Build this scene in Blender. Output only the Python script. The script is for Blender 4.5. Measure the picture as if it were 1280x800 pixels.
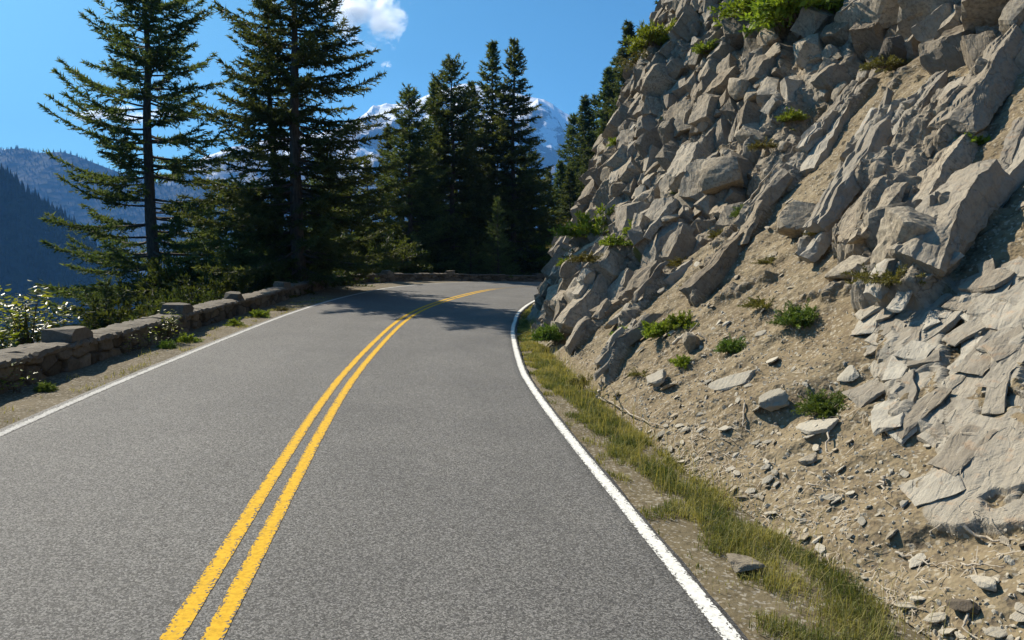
import bpy, math, random
import numpy as np
from mathutils import Vector

for _o in list(bpy.data.objects):
    bpy.data.objects.remove(_o)
scene = bpy.context.scene
COL = scene.collection

# ------------------------------------------------------------------ camera
CAM_H = 2.0
PITCH = math.atan(75.34 / 900)
cam_d = bpy.data.cameras.new('camera'); cam = bpy.data.objects.new('camera', cam_d); COL.objects.link(cam)
cam.location = (0, 0, CAM_H)
cam.rotation_euler = (math.pi / 2 - PITCH, 0, 0)
cam_d.sensor_width = 36.0; cam_d.lens = 36.0 * 900 / 1280
cam_d.clip_start = 0.1; cam_d.clip_end = 40000
scene.camera = cam

# ------------------------------------------------------------------ sky, sun, exposure
SUN_AZ, SUN_EL = math.radians(-48), math.radians(42)
world = bpy.data.worlds.new('World'); scene.world = world; world.use_nodes = True
wn = world.node_tree.nodes; wl_ = world.node_tree.links
sky = wn.new('ShaderNodeTexSky'); sky.sky_type = 'NISHITA'; sky.sun_disc = False
sky.sun_elevation = SUN_EL; sky.sun_rotation = SUN_AZ; sky.altitude = 1500
sky.air_density = 1.0; sky.dust_density = 4.5; sky.ozone_density = 2.5
bg = wn['Background']; bg.inputs['Strength'].default_value = 0.062
_hs = wn.new('ShaderNodeMix'); _hs.data_type = 'RGBA'; _hs.blend_type = 'MULTIPLY'; _hs.inputs[0].default_value = 1.0
_hs.inputs[7].default_value = (.37, .85, 1.0, 1)      # the deep mountain blue of the day
wl_.new(sky.outputs[0], _hs.inputs[6]); wl_.new(_hs.outputs[2], bg.inputs['Color'])
sun_d = bpy.data.lights.new('sun', 'SUN'); sun = bpy.data.objects.new('sun', sun_d); COL.objects.link(sun)
sun_d.energy = 5.0; sun_d.angle = math.radians(0.5); sun_d.color = (1.0, 0.905, 0.76)
_to = Vector((math.sin(SUN_AZ) * math.cos(SUN_EL), math.cos(SUN_AZ) * math.cos(SUN_EL), math.sin(SUN_EL)))
sun.rotation_euler = _to.to_track_quat('Z', 'Y').to_euler(); sun.location = (-40, 40, 60)
vs = scene.view_settings
vs.view_transform = 'Standard'; vs.look = 'None'; vs.exposure = 0.95; vs.gamma = 1.0; vs.use_curve_mapping = False
scene.render.engine = 'CYCLES'
cy = scene.cycles
cy.use_denoising = True
cy.max_bounces = 6; cy.diffuse_bounces = 3; cy.glossy_bounces = 2; cy.transmission_bounces = 4
cy.transparent_max_bounces = 8; cy.volume_bounces = 2
cy.caustics_reflective = False; cy.caustics_refractive = False
HAZE_DENSITY = 8.5e-5

# ------------------------------------------------------------------ noise
def hsh(seed, *ints):
    h = np.full(np.broadcast(*ints).shape, (seed * 374761393 + 668265263) & 0xFFFFFFFF, dtype=np.uint32)
    for k, i in enumerate(ints):
        h ^= (np.asarray(i).astype(np.int64) & 0xFFFFFFFF).astype(np.uint32) * np.uint32((0x9E3779B1, 0x85EBCA77, 0xC2B2AE3D)[k])
        h ^= h >> np.uint32(15); h *= np.uint32(0x2C1B3C6D); h ^= h >> np.uint32(12)
    h *= np.uint32(0x297A2D39); h ^= h >> np.uint32(15)
    return h.astype(np.float64) / 4294967296.0

def noise3(x, y, z, seed=0):
    x, y, z = np.broadcast_arrays(np.asarray(x, float), np.asarray(y, float), np.asarray(z, float))
    xi, yi, zi = np.floor(x), np.floor(y), np.floor(z)
    fx, fy, fz = x - xi, y - yi, z - zi
    sx, sy, sz = (f * f * f * (f * (f * 6 - 15) + 10) for f in (fx, fy, fz))
    out = 0
    for a in (0, 1):
        for b in (0, 1):
            for c in (0, 1):
                h = hsh(seed, xi + a, yi + b, zi + c)
                t = h * 2 * math.pi; w = (h * 977.0) % 1.0 * 2 - 1; r = np.sqrt(1 - w * w)
                d = np.cos(t) * r * (fx - a) + np.sin(t) * r * (fy - b) + w * (fz - c)
                out = out + d * (sx if a else 1 - sx) * (sy if b else 1 - sy) * (sz if c else 1 - sz)
    return out * 1.5

def fbm(x, y, z=0.0, seed=0, octaves=4, gain=0.5):
    x, y, z = np.broadcast_arrays(np.asarray(x, float), np.asarray(y, float), np.asarray(z, float))
    a, s, tot = 1.0, 0, 0
    for k in range(octaves):
        s = s + a * noise3(x * 2 ** k, y * 2 ** k, z * 2 ** k, seed + 17 * k); tot += a; a *= gain
    return s / tot

def cells(x, y, seed=0, jitter=0.9):
    """nearest cell: offset from its centre, three random numbers of it, distance to the border"""
    xi, yi = np.floor(x), np.floor(y)
    f1 = np.full(x.shape, 9.0); f2 = f1.copy(); bx = np.zeros_like(f1); by = bx.copy(); cx = bx.copy(); cyy = bx.copy()
    for a in (-1, 0, 1):
        for b in (-1, 0, 1):
            px = xi + a + .5 + (hsh(seed, xi + a, yi + b) - .5) * jitter
            py = yi + b + .5 + (hsh(seed + 1, xi + a, yi + b) - .5) * jitter
            d = np.hypot(x - px, y - py); n = d < f1
            f2 = np.where(n, f1, np.minimum(f2, d)); f1 = np.where(n, d, f1)
            bx = np.where(n, px, bx); by = np.where(n, py, by); cx = np.where(n, xi + a, cx); cyy = np.where(n, yi + b, cyy)
    return x - bx, y - by, hsh(seed + 2, cx, cyy), hsh(seed + 3, cx, cyy), hsh(seed + 4, cx, cyy), f2 - f1

def sstep(a, b, x):
    t = np.clip((x - a) / (b - a), 0, 1); return t * t * (3 - 2 * t)

# ------------------------------------------------------------------ mesh helpers
def mesh_np(name, V, F, mat=None, parent=None, smooth=False, attrs=None, mats=None, midx=None, link=True):
    """V (n,3); F one array or a list of arrays (m,3)/(m,4)"""
    if isinstance(F, np.ndarray): F = [F]
    F = [np.asarray(f, dtype=np.int32) for f in F if len(f)]
    me = bpy.data.meshes.new(name); V = np.ascontiguousarray(V, dtype=np.float32)
    me.vertices.add(len(V)); me.vertices.foreach_set('co', V.ravel())
    li = np.concatenate([f.ravel() for f in F]); sizes = np.concatenate([np.full(len(f), f.shape[1], np.int32) for f in F])
    me.loops.add(len(li)); me.loops.foreach_set('vertex_index', li)
    me.polygons.add(len(sizes)); me.polygons.foreach_set('loop_start', np.concatenate([[0], np.cumsum(sizes)[:-1]]).astype(np.int32))
    if smooth: me.polygons.foreach_set('use_smooth', np.ones(len(sizes), bool))
    else: me.polygons.foreach_set('use_smooth', np.zeros(len(sizes), bool))
    if midx is not None: me.polygons.foreach_set('material_index', np.asarray(midx, np.int32))
    for k, a in (attrs or {}).items():
        at = me.attributes.new(k, 'FLOAT', 'POINT'); at.data.foreach_set('value', np.ascontiguousarray(a, dtype=np.float32).ravel())
    for m in (mats or ([mat] if mat else [])): me.materials.append(m)
    me.update(calc_edges=True)
    o = bpy.data.objects.new(name, me)
    if link: COL.objects.link(o)
    if parent: o.parent = parent
    return o

def grid_faces(n, m, flip=False):
    i = (np.arange(n - 1)[:, None] * m + np.arange(m - 1)[None, :]).ravel()
    f = np.stack([i, i + m, i + m + 1, i + 1], 1)
    return f[:, ::-1] if flip else f

def tag(o, label, cat, group=None, kind=None):
    o['label'] = label; o['category'] = cat
    if group: o['group'] = group
    if kind: o['kind'] = kind
    return o

def structure(o, label=None, kind='structure'):
    o['kind'] = kind
    if label: o['label'] = label
    return o

def empty(name, loc, rz=0.0):
    o = bpy.data.objects.new(name, None); COL.objects.link(o); o.location = loc; o.rotation_euler = (0, 0, rz)
    o.empty_display_size = .2
    return o

def copy_thing(root, name=None):
    c = root.copy(); COL.objects.link(c)
    for k in ('label', 'group'):
        if k in c: del c[k]
    for ch in [o for o in bpy.data.objects if o.parent == root]:
        d = ch.copy(); COL.objects.link(d); d.parent = c
    return c

def tube_np(P, R, sides=6):
    """tapered tube along polyline P (n,3) with radii R: V, quads"""
    P = np.asarray(P, float); n = len(P)
    T = np.gradient(P, axis=0); T /= np.linalg.norm(T, axis=1, keepdims=True) + 1e-9
    up = np.where(np.abs(T[:, 2:3]) > .9, [[1., 0, 0]], [[0., 0, 1]])
    A = np.cross(T, up); A /= np.linalg.norm(A, axis=1, keepdims=True); B = np.cross(T, A)
    t = np.arange(sides) * 2 * math.pi / sides
    V = P[:, None] + np.asarray(R)[:, None, None] * (A[:, None] * np.cos(t)[None, :, None] + B[:, None] * np.sin(t)[None, :, None])
    i = np.arange(n - 1)[:, None] * sides; j = np.arange(sides)[None]; k = (j + 1) % sides
    F = np.stack([i + j, i + sides + j, i + sides + k, i + k], -1).reshape(-1, 4)
    return V.reshape(-1, 3), F

class Bag:
    def __init__(s): s.V = []; s.Q = []; s.T = []; s.n = 0
    def add(s, V, F):
        F = np.asarray(F) + s.n; s.V.append(V); s.n += len(V); (s.Q if F.shape[1] == 4 else s.T).append(F)
    def out(s):
        return np.concatenate(s.V), [np.concatenate(x) for x in (s.Q, s.T) if x]

# ------------------------------------------------------------------ materials
def new_mat(name):
    m = bpy.data.materials.new(name); m.use_nodes = True
    nt = m.node_tree; b = nt.nodes['Principled BSDF']
    return m, nt, b
class N:
    """small node helper"""
    def __init__(s, nt): s.nt = nt
    def node(s, t, **kw):
        n = s.nt.nodes.new(t)
        for k, v in kw.items(): setattr(n, k, v)
        return n
    def link(s, a, b): s.nt.links.new(a, b)
    def val(s, sock, v):
        if hasattr(v, 'is_output'): s.link(v, sock)
        else: sock.default_value = v
    def pos(s): return s.node('ShaderNodeNewGeometry').outputs['Position']
    def obj(s): return s.node('ShaderNodeTexCoord').outputs['Object']
    def scale(s, v, sc, loc=(0, 0, 0), rot=(0, 0, 0)):
        n = s.node('ShaderNodeMapping'); s.link(v, n.inputs[0]); n.inputs['Scale'].default_value = sc if isinstance(sc, tuple) else (sc,) * 3
        n.inputs['Location'].default_value = loc; n.inputs['Rotation'].default_value = rot
        return n.outputs[0]
    def noise(s, v, sc, detail=4, rough=.55, dist=0, color=False):
        n = s.node('ShaderNodeTexNoise'); s.link(v, n.inputs['Vector']); n.inputs['Scale'].default_value = sc
        n.inputs['Detail'].default_value = detail; n.inputs['Roughness'].default_value = rough; n.inputs['Distortion'].default_value = dist
        return n.outputs['Color' if color else 'Fac']
    def voro(s, v, sc, feature='F1', out='Distance'):
        n = s.node('ShaderNodeTexVoronoi', feature=feature); s.link(v, n.inputs['Vector']); n.inputs['Scale'].default_value = sc
        return n.outputs[out]
    def ramp(s, f, stops, interp='LINEAR'):
        n = s.node('ShaderNodeValToRGB'); s.link(f, n.inputs[0]); r = n.color_ramp; r.interpolation = interp
        while len(r.elements) < len(stops): r.elements.new(.5)
        for e, (p, c) in zip(r.elements, stops):
            e.position = p; e.color = (c, c, c, 1) if isinstance(c, (int, float)) else (*c, 1)
        return n.outputs[0]
    def mix(s, f, a, b, mode='MIX'):
        n = s.node('ShaderNodeMix', data_type='RGBA', blend_type=mode)
        s.val(n.inputs[0], f)
        for k, v in ((6, a), (7, b)):
            if isinstance(v, tuple): n.inputs[k].default_value = (*v, 1)
            else: s.link(v, n.inputs[k])
        return n.outputs[2]
    def math(s, op, a, b=0.0, clamp=False):
        n = s.node('ShaderNodeMath', operation=op, use_clamp=clamp); s.val(n.inputs[0], a); s.val(n.inputs[1], b)
        return n.outputs[0]
    def attr(s, name):
        return s.node('ShaderNodeAttribute', attribute_name=name).outputs['Fac']
    def bump(s, h, strength, dist, prev=None):
        n = s.node('ShaderNodeBump'); n.inputs['Strength'].default_value = strength; n.inputs['Distance'].default_value = dist
        s.link(h, n.inputs['Height'])
        if prev: s.link(prev, n.inputs['Normal'])
        return n.outputs[0]

def rock_colour(n, P):
    """grey to tan broken stone, shared by slope, boulders and wall"""
    big = n.noise(P, .45, 5, .6); mid = n.noise(P, 2.3, 6, .65, .4); fine = n.noise(P, 16, 6, .7)
    c = n.mix(n.ramp(big, [(.36, 0.), (.62, 1.)]), (.285, .230, .155), (.232, .205, .160))
    c = n.mix(n.ramp(mid, [(.42, 0.), (.68, 1.)]), c, (.340, .290, .212))
    c = n.mix(n.ramp(fine, [(.32, .8), (.55, 0.)]), c, (.085, .070, .054))
    return c, fine, mid

def strata(n, P, sc):
    """position in the frame of the rock's bedding: x, y along the beds, z across them"""
    m = Vector((-.35, .866, -.35)).normalized(); e1 = Vector((.6, .5, .6)); e1 = (e1 - m * e1.dot(m)).normalized(); e2 = m.cross(e1)
    c = n.node('ShaderNodeCombineXYZ')
    for k, (ax, f) in enumerate(zip((e1, e2, m), sc)):
        d = n.node('ShaderNodeVectorMath', operation='DOT_PRODUCT'); n.link(P, d.inputs[0]); d.inputs[1].default_value = ax * f; n.link(d.outputs['Value'], c.inputs[k])
    return c.outputs[0]
def rock_mat(name, tint=None, tint_f=0.0, rough=.9):
    m, nt, b = new_mat(name); n = N(nt); P = n.pos()
    c, fine, mid = rock_colour(n, P)
    if tint: c = n.mix(tint_f, c, tint)
    orand = n.node('ShaderNodeObjectInfo').outputs['Random']
    hs = n.node('ShaderNodeHueSaturation'); n.link(c, hs.inputs['Color']); n.link(n.math('ADD', n.math('MULTIPLY', orand, .5), .75), hs.inputs['Value'])
    n.link(hs.outputs[0], b.inputs['Base Color']); b.inputs['Roughness'].default_value = rough; b.inputs['Specular IOR Level'].default_value = .25
    st = n.noise(strata(n, P, (6, 6, 28)), 1.0, 5, .7)
    n.link(n.bump(st, .55, .03, n.bump(fine, .5, .02)), b.inputs['Normal'])
    return m

M = {}
def hill_mat():
    m, nt, b = new_mat('slope_rock_and_soil'); n = N(nt); P = n.pos()
    rc, fine, mid = rock_colour(n, P)
    wv = n.node('ShaderNodeVectorMath', operation='ADD'); sv_ = strata(n, P, (1.5, 1.5, 5.5)); n.link(sv_, wv.inputs[0])
    wz = n.node('ShaderNodeVectorMath', operation='SCALE'); n.link(n.noise(P, 3.5, 5, .65, color=True), wz.inputs[0]); wz.inputs['Scale'].default_value = .9; n.link(wz.outputs[0], wv.inputs[1])
    crack = n.math('ADD', n.voro(wv.outputs[0], 1.0, 'DISTANCE_TO_EDGE'), n.math('MULTIPLY', n.attr('pale'), .018))
    pale = n.attr('pale'); rock = n.attr('rock'); moss = n.attr('moss')
    palec = n.mix(n.ramp(n.noise(P, 5, 6, .7), [(.35, 0.), (.7, 1.)]), (.25, .23, .19), (.345, .32, .265))
    palec = n.mix(n.ramp(n.noise(n.scale(P, (3, 3, 9)), 2.0, 4, .6), [(.58, 0.), (.7, .6)]), palec, (.36, .24, .15))
    rc = n.mix(pale, rc, palec)
    th = n.node('ShaderNodeHueSaturation'); n.link(rc, th.inputs['Color']); n.link(n.math('ADD', n.math('MULTIPLY', n.attr('tone'), .55), .72), th.inputs['Value'])
    rc = n.mix(n.math('MULTIPLY', n.math('SUBTRACT', 1.0, n.attr('tone')), .25), th.outputs[0], (.20, .145, .09))
    rc = n.mix(n.ramp(n.noise(strata(n, P, (1.2, 1.2, 5)), 1.0, 6, .7), [(.56, 0.), (.70, .75)]), rc, (.10, .082, .062))
    rc = n.mix(n.ramp(crack, [(.0, .8), (.022, 0.)]), rc, (.060, .048, .036))
    # soil: tan, with darker damp patches and pale grit
    s1 = n.noise(P, 1.1, 5, .6); s2 = n.noise(P, 9, 6, .7); s3 = n.voro(P, 38, out='Color')
    sc = n.mix(n.ramp(s1, [(.35, 0.), (.66, 1.)]), (.165, .126, .074), (.215, .172, .106))
    sc = n.mix(n.ramp(s2, [(.34, .65), (.52, 0.)]), sc, (.105, .078, .05))
    sep = n.node('ShaderNodeSeparateColor'); n.link(s3, sep.inputs[0])
    sc = n.mix(n.ramp(sep.outputs[0], [(.88, 0.), (.92, .7)]), sc, (.33, .29, .22))
    sc = n.mix(n.ramp(sep.outputs[1], [(.86, 0.), (.92, .6)]), sc, (.09, .07, .05))
    rm = n.ramp(n.math('ADD', rock, n.math('MULTIPLY', n.math('SUBTRACT', n.noise(P, 7, 6, .75), .5), .9)), [(.42, 0.), (.58, 1.)])
    c = n.mix(rm, sc, rc)
    mm = n.ramp(n.math('ADD', moss, n.math('MULTIPLY', n.math('SUBTRACT', n.noise(P, 6, 6, .75), .5), .9)), [(.5, 0.), (.66, .9)])
    c = n.mix(mm, c, (.115, .115, .025))
    n.link(c, b.inputs['Base Color']); b.inputs['Roughness'].default_value = .93; b.inputs['Specular IOR Level'].default_value = .2
    lay = n.noise(strata(n, P, (3, 3, 20)), 1.0, 7, .72)
    
    h = n.math('ADD', lay, n.math('MULTIPLY', n.math('MINIMUM', crack, .08), 4.0))
    nb = n.bump(h, .55, .05, n.bump(fine, .45, .025))
    nb2 = n.bump(s2, .6, .03, n.bump(n.voro(P, 30), .5, .02))
    mx = n.node('ShaderNodeMix', data_type='VECTOR'); n.link(rm, mx.inputs[0]); n.link(nb2, mx.inputs[4]); n.link(nb, mx.inputs[5])
    n.link(mx.outputs[1], b.inputs['Normal'])
    return m

def asphalt_mat():
    m, nt, b = new_mat('worn_asphalt'); n = N(nt); P = n.pos()
    g = n.node('ShaderNodeSeparateColor'); n.link(n.voro(P, 95, out='Color'), g.inputs[0])
    g2 = n.node('ShaderNodeSeparateColor'); n.link(n.voro(P, 210, out='Color'), g2.inputs[0])
    v = n.math('ADD', n.math('MULTIPLY', g.outputs[0], .6), n.math('MULTIPLY', g2.outputs[1], .4))
    c = n.ramp(v, [(.12, (.030, .029, .028)), (.5, (.094, .091, .086)), (.88, (.25, .242, .228))])
    big = n.noise(P, .5, 4, .6)
    c = n.mix(.5, c, n.ramp(big, [(.3, (.66, .66, .67)), (.7, (1.2, 1.19, 1.15))]), 'MULTIPLY')
    wp = n.ramp(n.attr('lane'), [(0, 1.0), (.25, .84), (.5, 1.05), (.75, .84), (1, 1.0)], 'B_SPLINE')
    c = n.mix(.6, c, wp, 'MULTIPLY')
    st = n.ramp(n.noise(n.scale(P, (1.6, .5, 1)), 1.0, 5, .65), [(.56, 1.), (.75, .8)])
    c = n.mix(.7, c, st, 'MULTIPLY')
    n.link(c, b.inputs['Base Color']); b.inputs['Roughness'].default_value = .82; b.inputs['Specular IOR Level'].default_value = .35
    n.link(n.bump(v, .5, .006), b.inputs['Normal'])
    return m

def paint_mat(name, col, wear, worn=(.10, .096, .09)):
    m, nt, b = new_mat(name); n = N(nt); P = n.pos()
    g = n.node('ShaderNodeSeparateColor'); n.link(n.voro(P, 75, out='Color'), g.inputs[0])
    edge = n.attr('edge')   # 1 in the middle of the stripe, 0 at its border, lower where tree shadow is imitated
    f = n.math('ADD', n.math('ADD', n.math('MULTIPLY', g.outputs[0], .75), n.math('MULTIPLY', n.noise(P, 5, 5, .7), .6)), n.math('MULTIPLY', edge, .5))
    f = n.ramp(f, [(wear, 0.), (wear + .1, 1.)])
    tone = n.ramp(n.noise(P, 30, 4, .7), [(.3, .66), (.6, 1.0)])
    c = n.mix(1.0, col, tone, 'MULTIPLY')
    n.link(n.mix(f, worn, c), b.inputs['Base Color']); b.inputs['Roughness'].default_value = .9; b.inputs['Specular IOR Level'].default_value = .2
    n.link(n.bump(g.outputs[0], .35, .005), b.inputs['Normal'])
    return m

def dirt_mat(name, a, c2, grit):
    m, nt, b = new_mat(name); n = N(nt); P = n.pos()
    c = n.mix(n.ramp(n.noise(P, 1.6, 6, .65), [(.35, 0.), (.65, 1.)]), a, c2)
    s3 = n.node('ShaderNodeSeparateColor'); n.link(n.voro(P, 45, out='Color'), s3.inputs[0])
    c = n.mix(n.ramp(s3.outputs[0], [(.78, 0.), (.84, .8)]), c, grit)
    c = n.mix(n.ramp(n.noise(P, 14, 6, .7), [(.35, .6), (.5, 0.)]), c, tuple(x * .45 for x in a))
    n.link(c, b.inputs['Base Color']); b.inputs['Roughness'].default_value = .95; b.inputs['Specular IOR Level'].default_value = .2
    n.link(n.bump(n.noise(P, 20, 6, .7), .6, .03), b.inputs['Normal'])
    return m

def leaf_mat(name, dark, light, trans=.3, rough=.6, spec=.3, tcol=None, nscale=1.3):
    m, nt, b = new_mat(name); n = N(nt)
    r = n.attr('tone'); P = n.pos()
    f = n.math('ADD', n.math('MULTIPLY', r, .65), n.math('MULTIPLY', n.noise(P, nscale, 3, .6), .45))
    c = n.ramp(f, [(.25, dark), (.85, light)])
    orand = n.node('ShaderNodeObjectInfo').outputs['Random']
    hs = n.node('ShaderNodeHueSaturation'); n.link(c, hs.inputs['Color']); n.link(n.math('ADD', n.math('MULTIPLY', orand, .4), .8), hs.inputs['Value'])
    n.link(n.math('ADD', n.math('MULTIPLY', orand, .03), .485), hs.inputs['Hue'])
    n.link(hs.outputs[0], b.inputs['Base Color']); b.inputs['Roughness'].default_value = rough; b.inputs['Specular IOR Level'].default_value = spec
    t = n.node('ShaderNodeBsdfTranslucent')
    n.link(n.mix(1.0, hs.outputs[0], tcol or (1.3, 1.25, .6), 'MULTIPLY'), t.inputs['Color'])
    mx = n.node('ShaderNodeMixShader'); mx.inputs[0].default_value = trans
    n.link(b.outputs[0], mx.inputs[1]); n.link(t.outputs[0], mx.inputs[2])
    n.link(mx.outputs[0], nt.nodes['Material Output'].inputs['Surface'])
    return m

def bark_mat(name, a, c2):
    m, nt, b = new_mat(name); n = N(nt); P = n.obj()
    f = n.noise(n.scale(P, (14, 14, 3)), 1.0, 5, .65)
    n.link(n.ramp(f, [(.35, a), (.7, c2)]), b.inputs['Base Color']); b.inputs['Roughness'].default_value = .95
    n.link(n.bump(f, .7, .03), b.inputs['Normal'])
    return m

M['rock'] = rock_mat('broken_stone')
M['palestone'] = rock_mat('pale_broken_stone', (.37, .34, .275), .65)
M['darkstone'] = rock_mat('dark_stone', (.06, .048, .038), .75)
M['wallstone'] = rock_mat('wall_stone', (.066, .057, .046), .72)
def wall_mat():
    m, nt, b = new_mat('dry_stone'); n = N(nt); P = n.pos(); c, fine, mid = rock_colour(n, P)
    c = n.mix(.7, c, (.056, .048, .038)); hs = n.node('ShaderNodeHueSaturation'); n.link(c, hs.inputs['Color']); n.link(n.math('ADD', n.math('MULTIPLY', n.attr('tone'), .9), .5), hs.inputs['Value'])
    c = n.mix(n.math('MULTIPLY', n.attr('joint'), .85), hs.outputs[0], (.030, .026, .020))
    n.link(c, b.inputs['Base Color']); b.inputs['Roughness'].default_value = .95; b.inputs['Specular IOR Level'].default_value = .2
    n.link(n.bump(n.noise(P, 14, 6, .7), .7, .03), b.inputs['Normal']); return m
M['wallbody'] = wall_mat()
M['hill'] = hill_mat()
M['asphalt'] = asphalt_mat()
M['yellow'] = paint_mat('yellow_road_paint', (.64, .375, .024), .66)
M['white'] = paint_mat('white_road_paint', (.70, .69, .64), .66)
M['white_worn'] = paint_mat('worn_white_road_paint', (.48, .47, .44), .72)
M['gravel'] = dirt_mat('gravel_shoulder', (.098, .080, .050), (.155, .127, .083), (.26, .23, .18))
M['verge'] = dirt_mat('verge_soil', (.11, .088, .052), (.17, .14, .085), (.30, .27, .22))
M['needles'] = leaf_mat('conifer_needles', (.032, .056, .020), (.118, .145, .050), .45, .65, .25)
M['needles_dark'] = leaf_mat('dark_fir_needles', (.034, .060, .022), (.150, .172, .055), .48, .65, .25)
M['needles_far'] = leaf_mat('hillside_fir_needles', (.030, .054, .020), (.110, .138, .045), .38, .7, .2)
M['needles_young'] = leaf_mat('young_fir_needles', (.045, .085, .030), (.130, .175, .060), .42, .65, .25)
M['bush'] = leaf_mat('bush_leaves', (.050, .095, .016), (.150, .215, .040), .3, .6, .3, nscale=8)
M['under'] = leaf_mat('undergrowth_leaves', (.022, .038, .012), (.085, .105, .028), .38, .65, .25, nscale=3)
M['bush_bright'] = leaf_mat('bright_bush_leaves', (.085, .13, .015), (.23, .29, .04), .40, .6, .3, nscale=8)
M['bush_olive'] = leaf_mat('olive_bush_leaves', (.055, .055, .014), (.16, .145, .035), .3, .6, .3, nscale=8)
M['shiny'] = leaf_mat('glossy_leaves', (.075, .105, .016), (.24, .27, .05), .55, .34, .5, nscale=5)
M['grass'] = leaf_mat('verge_grass', (.080, .098, .026), (.285, .250, .095), .38, .7, .2, nscale=1.5)
M['bark'] = bark_mat('conifer_bark', (.030, .024, .018), (.095, .078, .060))
M['twig'] = bark_mat('shrub_stems', (.06, .045, .03), (.14, .11, .08))
M['deadwood'] = bark_mat('dead_wood', (.22, .18, .13), (.48, .42, .33))

# ------------------------------------------------------------------ the road's line (s along it, o to its right)
KS = [-40, 0, 8, 14, 20, 26, 32, 38, 46, 50, 54, 58, 120]
KV = [0, -.006, .0119, .003, .0242, .0131, .0051, .0498, .0992, .1, .06, 0, 0]
GS = [-40, 0, 10, 20, 30, 40, 50, 60, 120]; GV = [0, .016, .0107, .0204, .0113, -.0144, -.0254, -.0192, 0]
BV = [.03, .0365, .0476, .0609, .0651, .0559, .0282, .0261, .02]
WLV = [3.05, 3.05, 3.1, 3.28, 3.85, 3.8, 3.2, 3.2, 3.2]; WRV = [2.9, 2.9, 2.93, 3.25, 3.15, 3.1, 3.1, 3.1, 3.1]
DS = .1; S0 = 40
def _build():
    s = np.arange(-S0, 120 + DS / 2, DS); k = np.interp(s, KS, KV); g = np.interp(s, GS, GV); i0 = int(round(S0 / DS))
    k = np.where(s < 0, 0, k); g = np.where(s < -4, 0, g)
    cum = lambda a: np.concatenate([[0], np.cumsum((a[1:] + a[:-1]) / 2 * DS)])
    th = cum(k); th += -.1258 - th[i0]
    x = cum(np.sin(th)); x += -1.5335 - x[i0]
    y = cum(np.cos(th)); y += 2.5 - y[i0]
    z = cum(g); z -= z[i0]
    return s, x, y, z, th
RS, RX, RY, RZ, RT = _build()
def road(s, o, dz=0.):
    s = np.asarray(s, float); o = np.asarray(o, float); dz = np.asarray(dz, float)
    s, o, dz = np.broadcast_arrays(s, o, dz)
    x = np.interp(s, RS, RX); y = np.interp(s, RS, RY); z = np.interp(s, RS, RZ); t = np.interp(s, RS, RT); b = np.interp(s, GS, BV)
    return np.stack([x + np.cos(t) * o, y - np.sin(t) * o, z - b * o + dz], -1)
def wl(s): return np.interp(s, GS, WLV)
def wr(s): return np.interp(s, GS, WRV)

# ------------------------------------------------------------------ the rock slope: base form, then relief
TOS = [-12, 0, 4, 8, 12, 16, 21, 29, 36, 42, 60]; TOV = [4.3, 4.15, 3.85, 3.8, 3.75, 3.55, 3.75, 3.6, 3.5, 3.5, 3.5]
HS = np.array([-12, 6, 11, 16, 22, 30, 40, 52.]); HQ = [0, 3, 7, 12, 18, 30]
HA = [[36, 38, 40, 44, 46, 40], [35, 38, 41, 45, 46, 40], [36, 40, 44, 48, 46, 40], [44, 50, 54, 54, 48, 40],
      [58, 65, 67, 64, 52, 42], [64, 70, 70, 66, 54, 42], [62, 68, 68, 63, 52, 42], [50, 54, 54, 50, 46, 40]]
NQ = 301
_A = np.radians(np.array([np.interp(np.linspace(0, 30, NQ), HQ, r) for r in HA]))
_cum = lambda a: np.concatenate([np.zeros((len(HS), 1)), np.cumsum((a[:, 1:] + a[:, :-1]) / 2 * .1, 1)], 1)
_HR, _HZ = _cum(np.cos(_A)), _cum(np.sin(_A))
def _bil(T, s, q):
    i = np.clip(np.searchsorted(HS, s, side='right') - 1, 0, len(HS) - 2)
    f = np.clip((s - HS[i]) / (HS[i + 1] - HS[i]), 0, 1); f = f * f * (3 - 2 * f)
    x = np.clip(q / .1, 0, NQ - 1.001); j = x.astype(int); g = x - j
    a = T[i, j] * (1 - g) + T[i, j + 1] * g; b = T[i + 1, j] * (1 - g) + T[i + 1, j + 1] * g
    return a * (1 - f) + b * f
def hill_base(s, q):
    s, q = np.broadcast_arrays(np.asarray(s, float), np.asarray(q, float))
    P = road(s, np.interp(s, TOS, TOV)); ph = .35 * np.maximum(np.interp(s, RS, RT), 0)
    r = _bil(_HR, s, q); z = _bil(_HZ, s, q)
    return P + np.stack([np.cos(ph) * r, -np.sin(ph) * r, z], -1)
def hill_normal(s, q):
    e = .05
    a = hill_base(s + e, q) - hill_base(s - e, q); b = hill_base(s, q + e) - hill_base(s, np.maximum(q - e, 0))
    n = np.cross(b, a); n /= np.linalg.norm(n, axis=-1, keepdims=True) + 1e-9
    return np.where(n[..., 2:3] < 0, -n, n)

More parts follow.
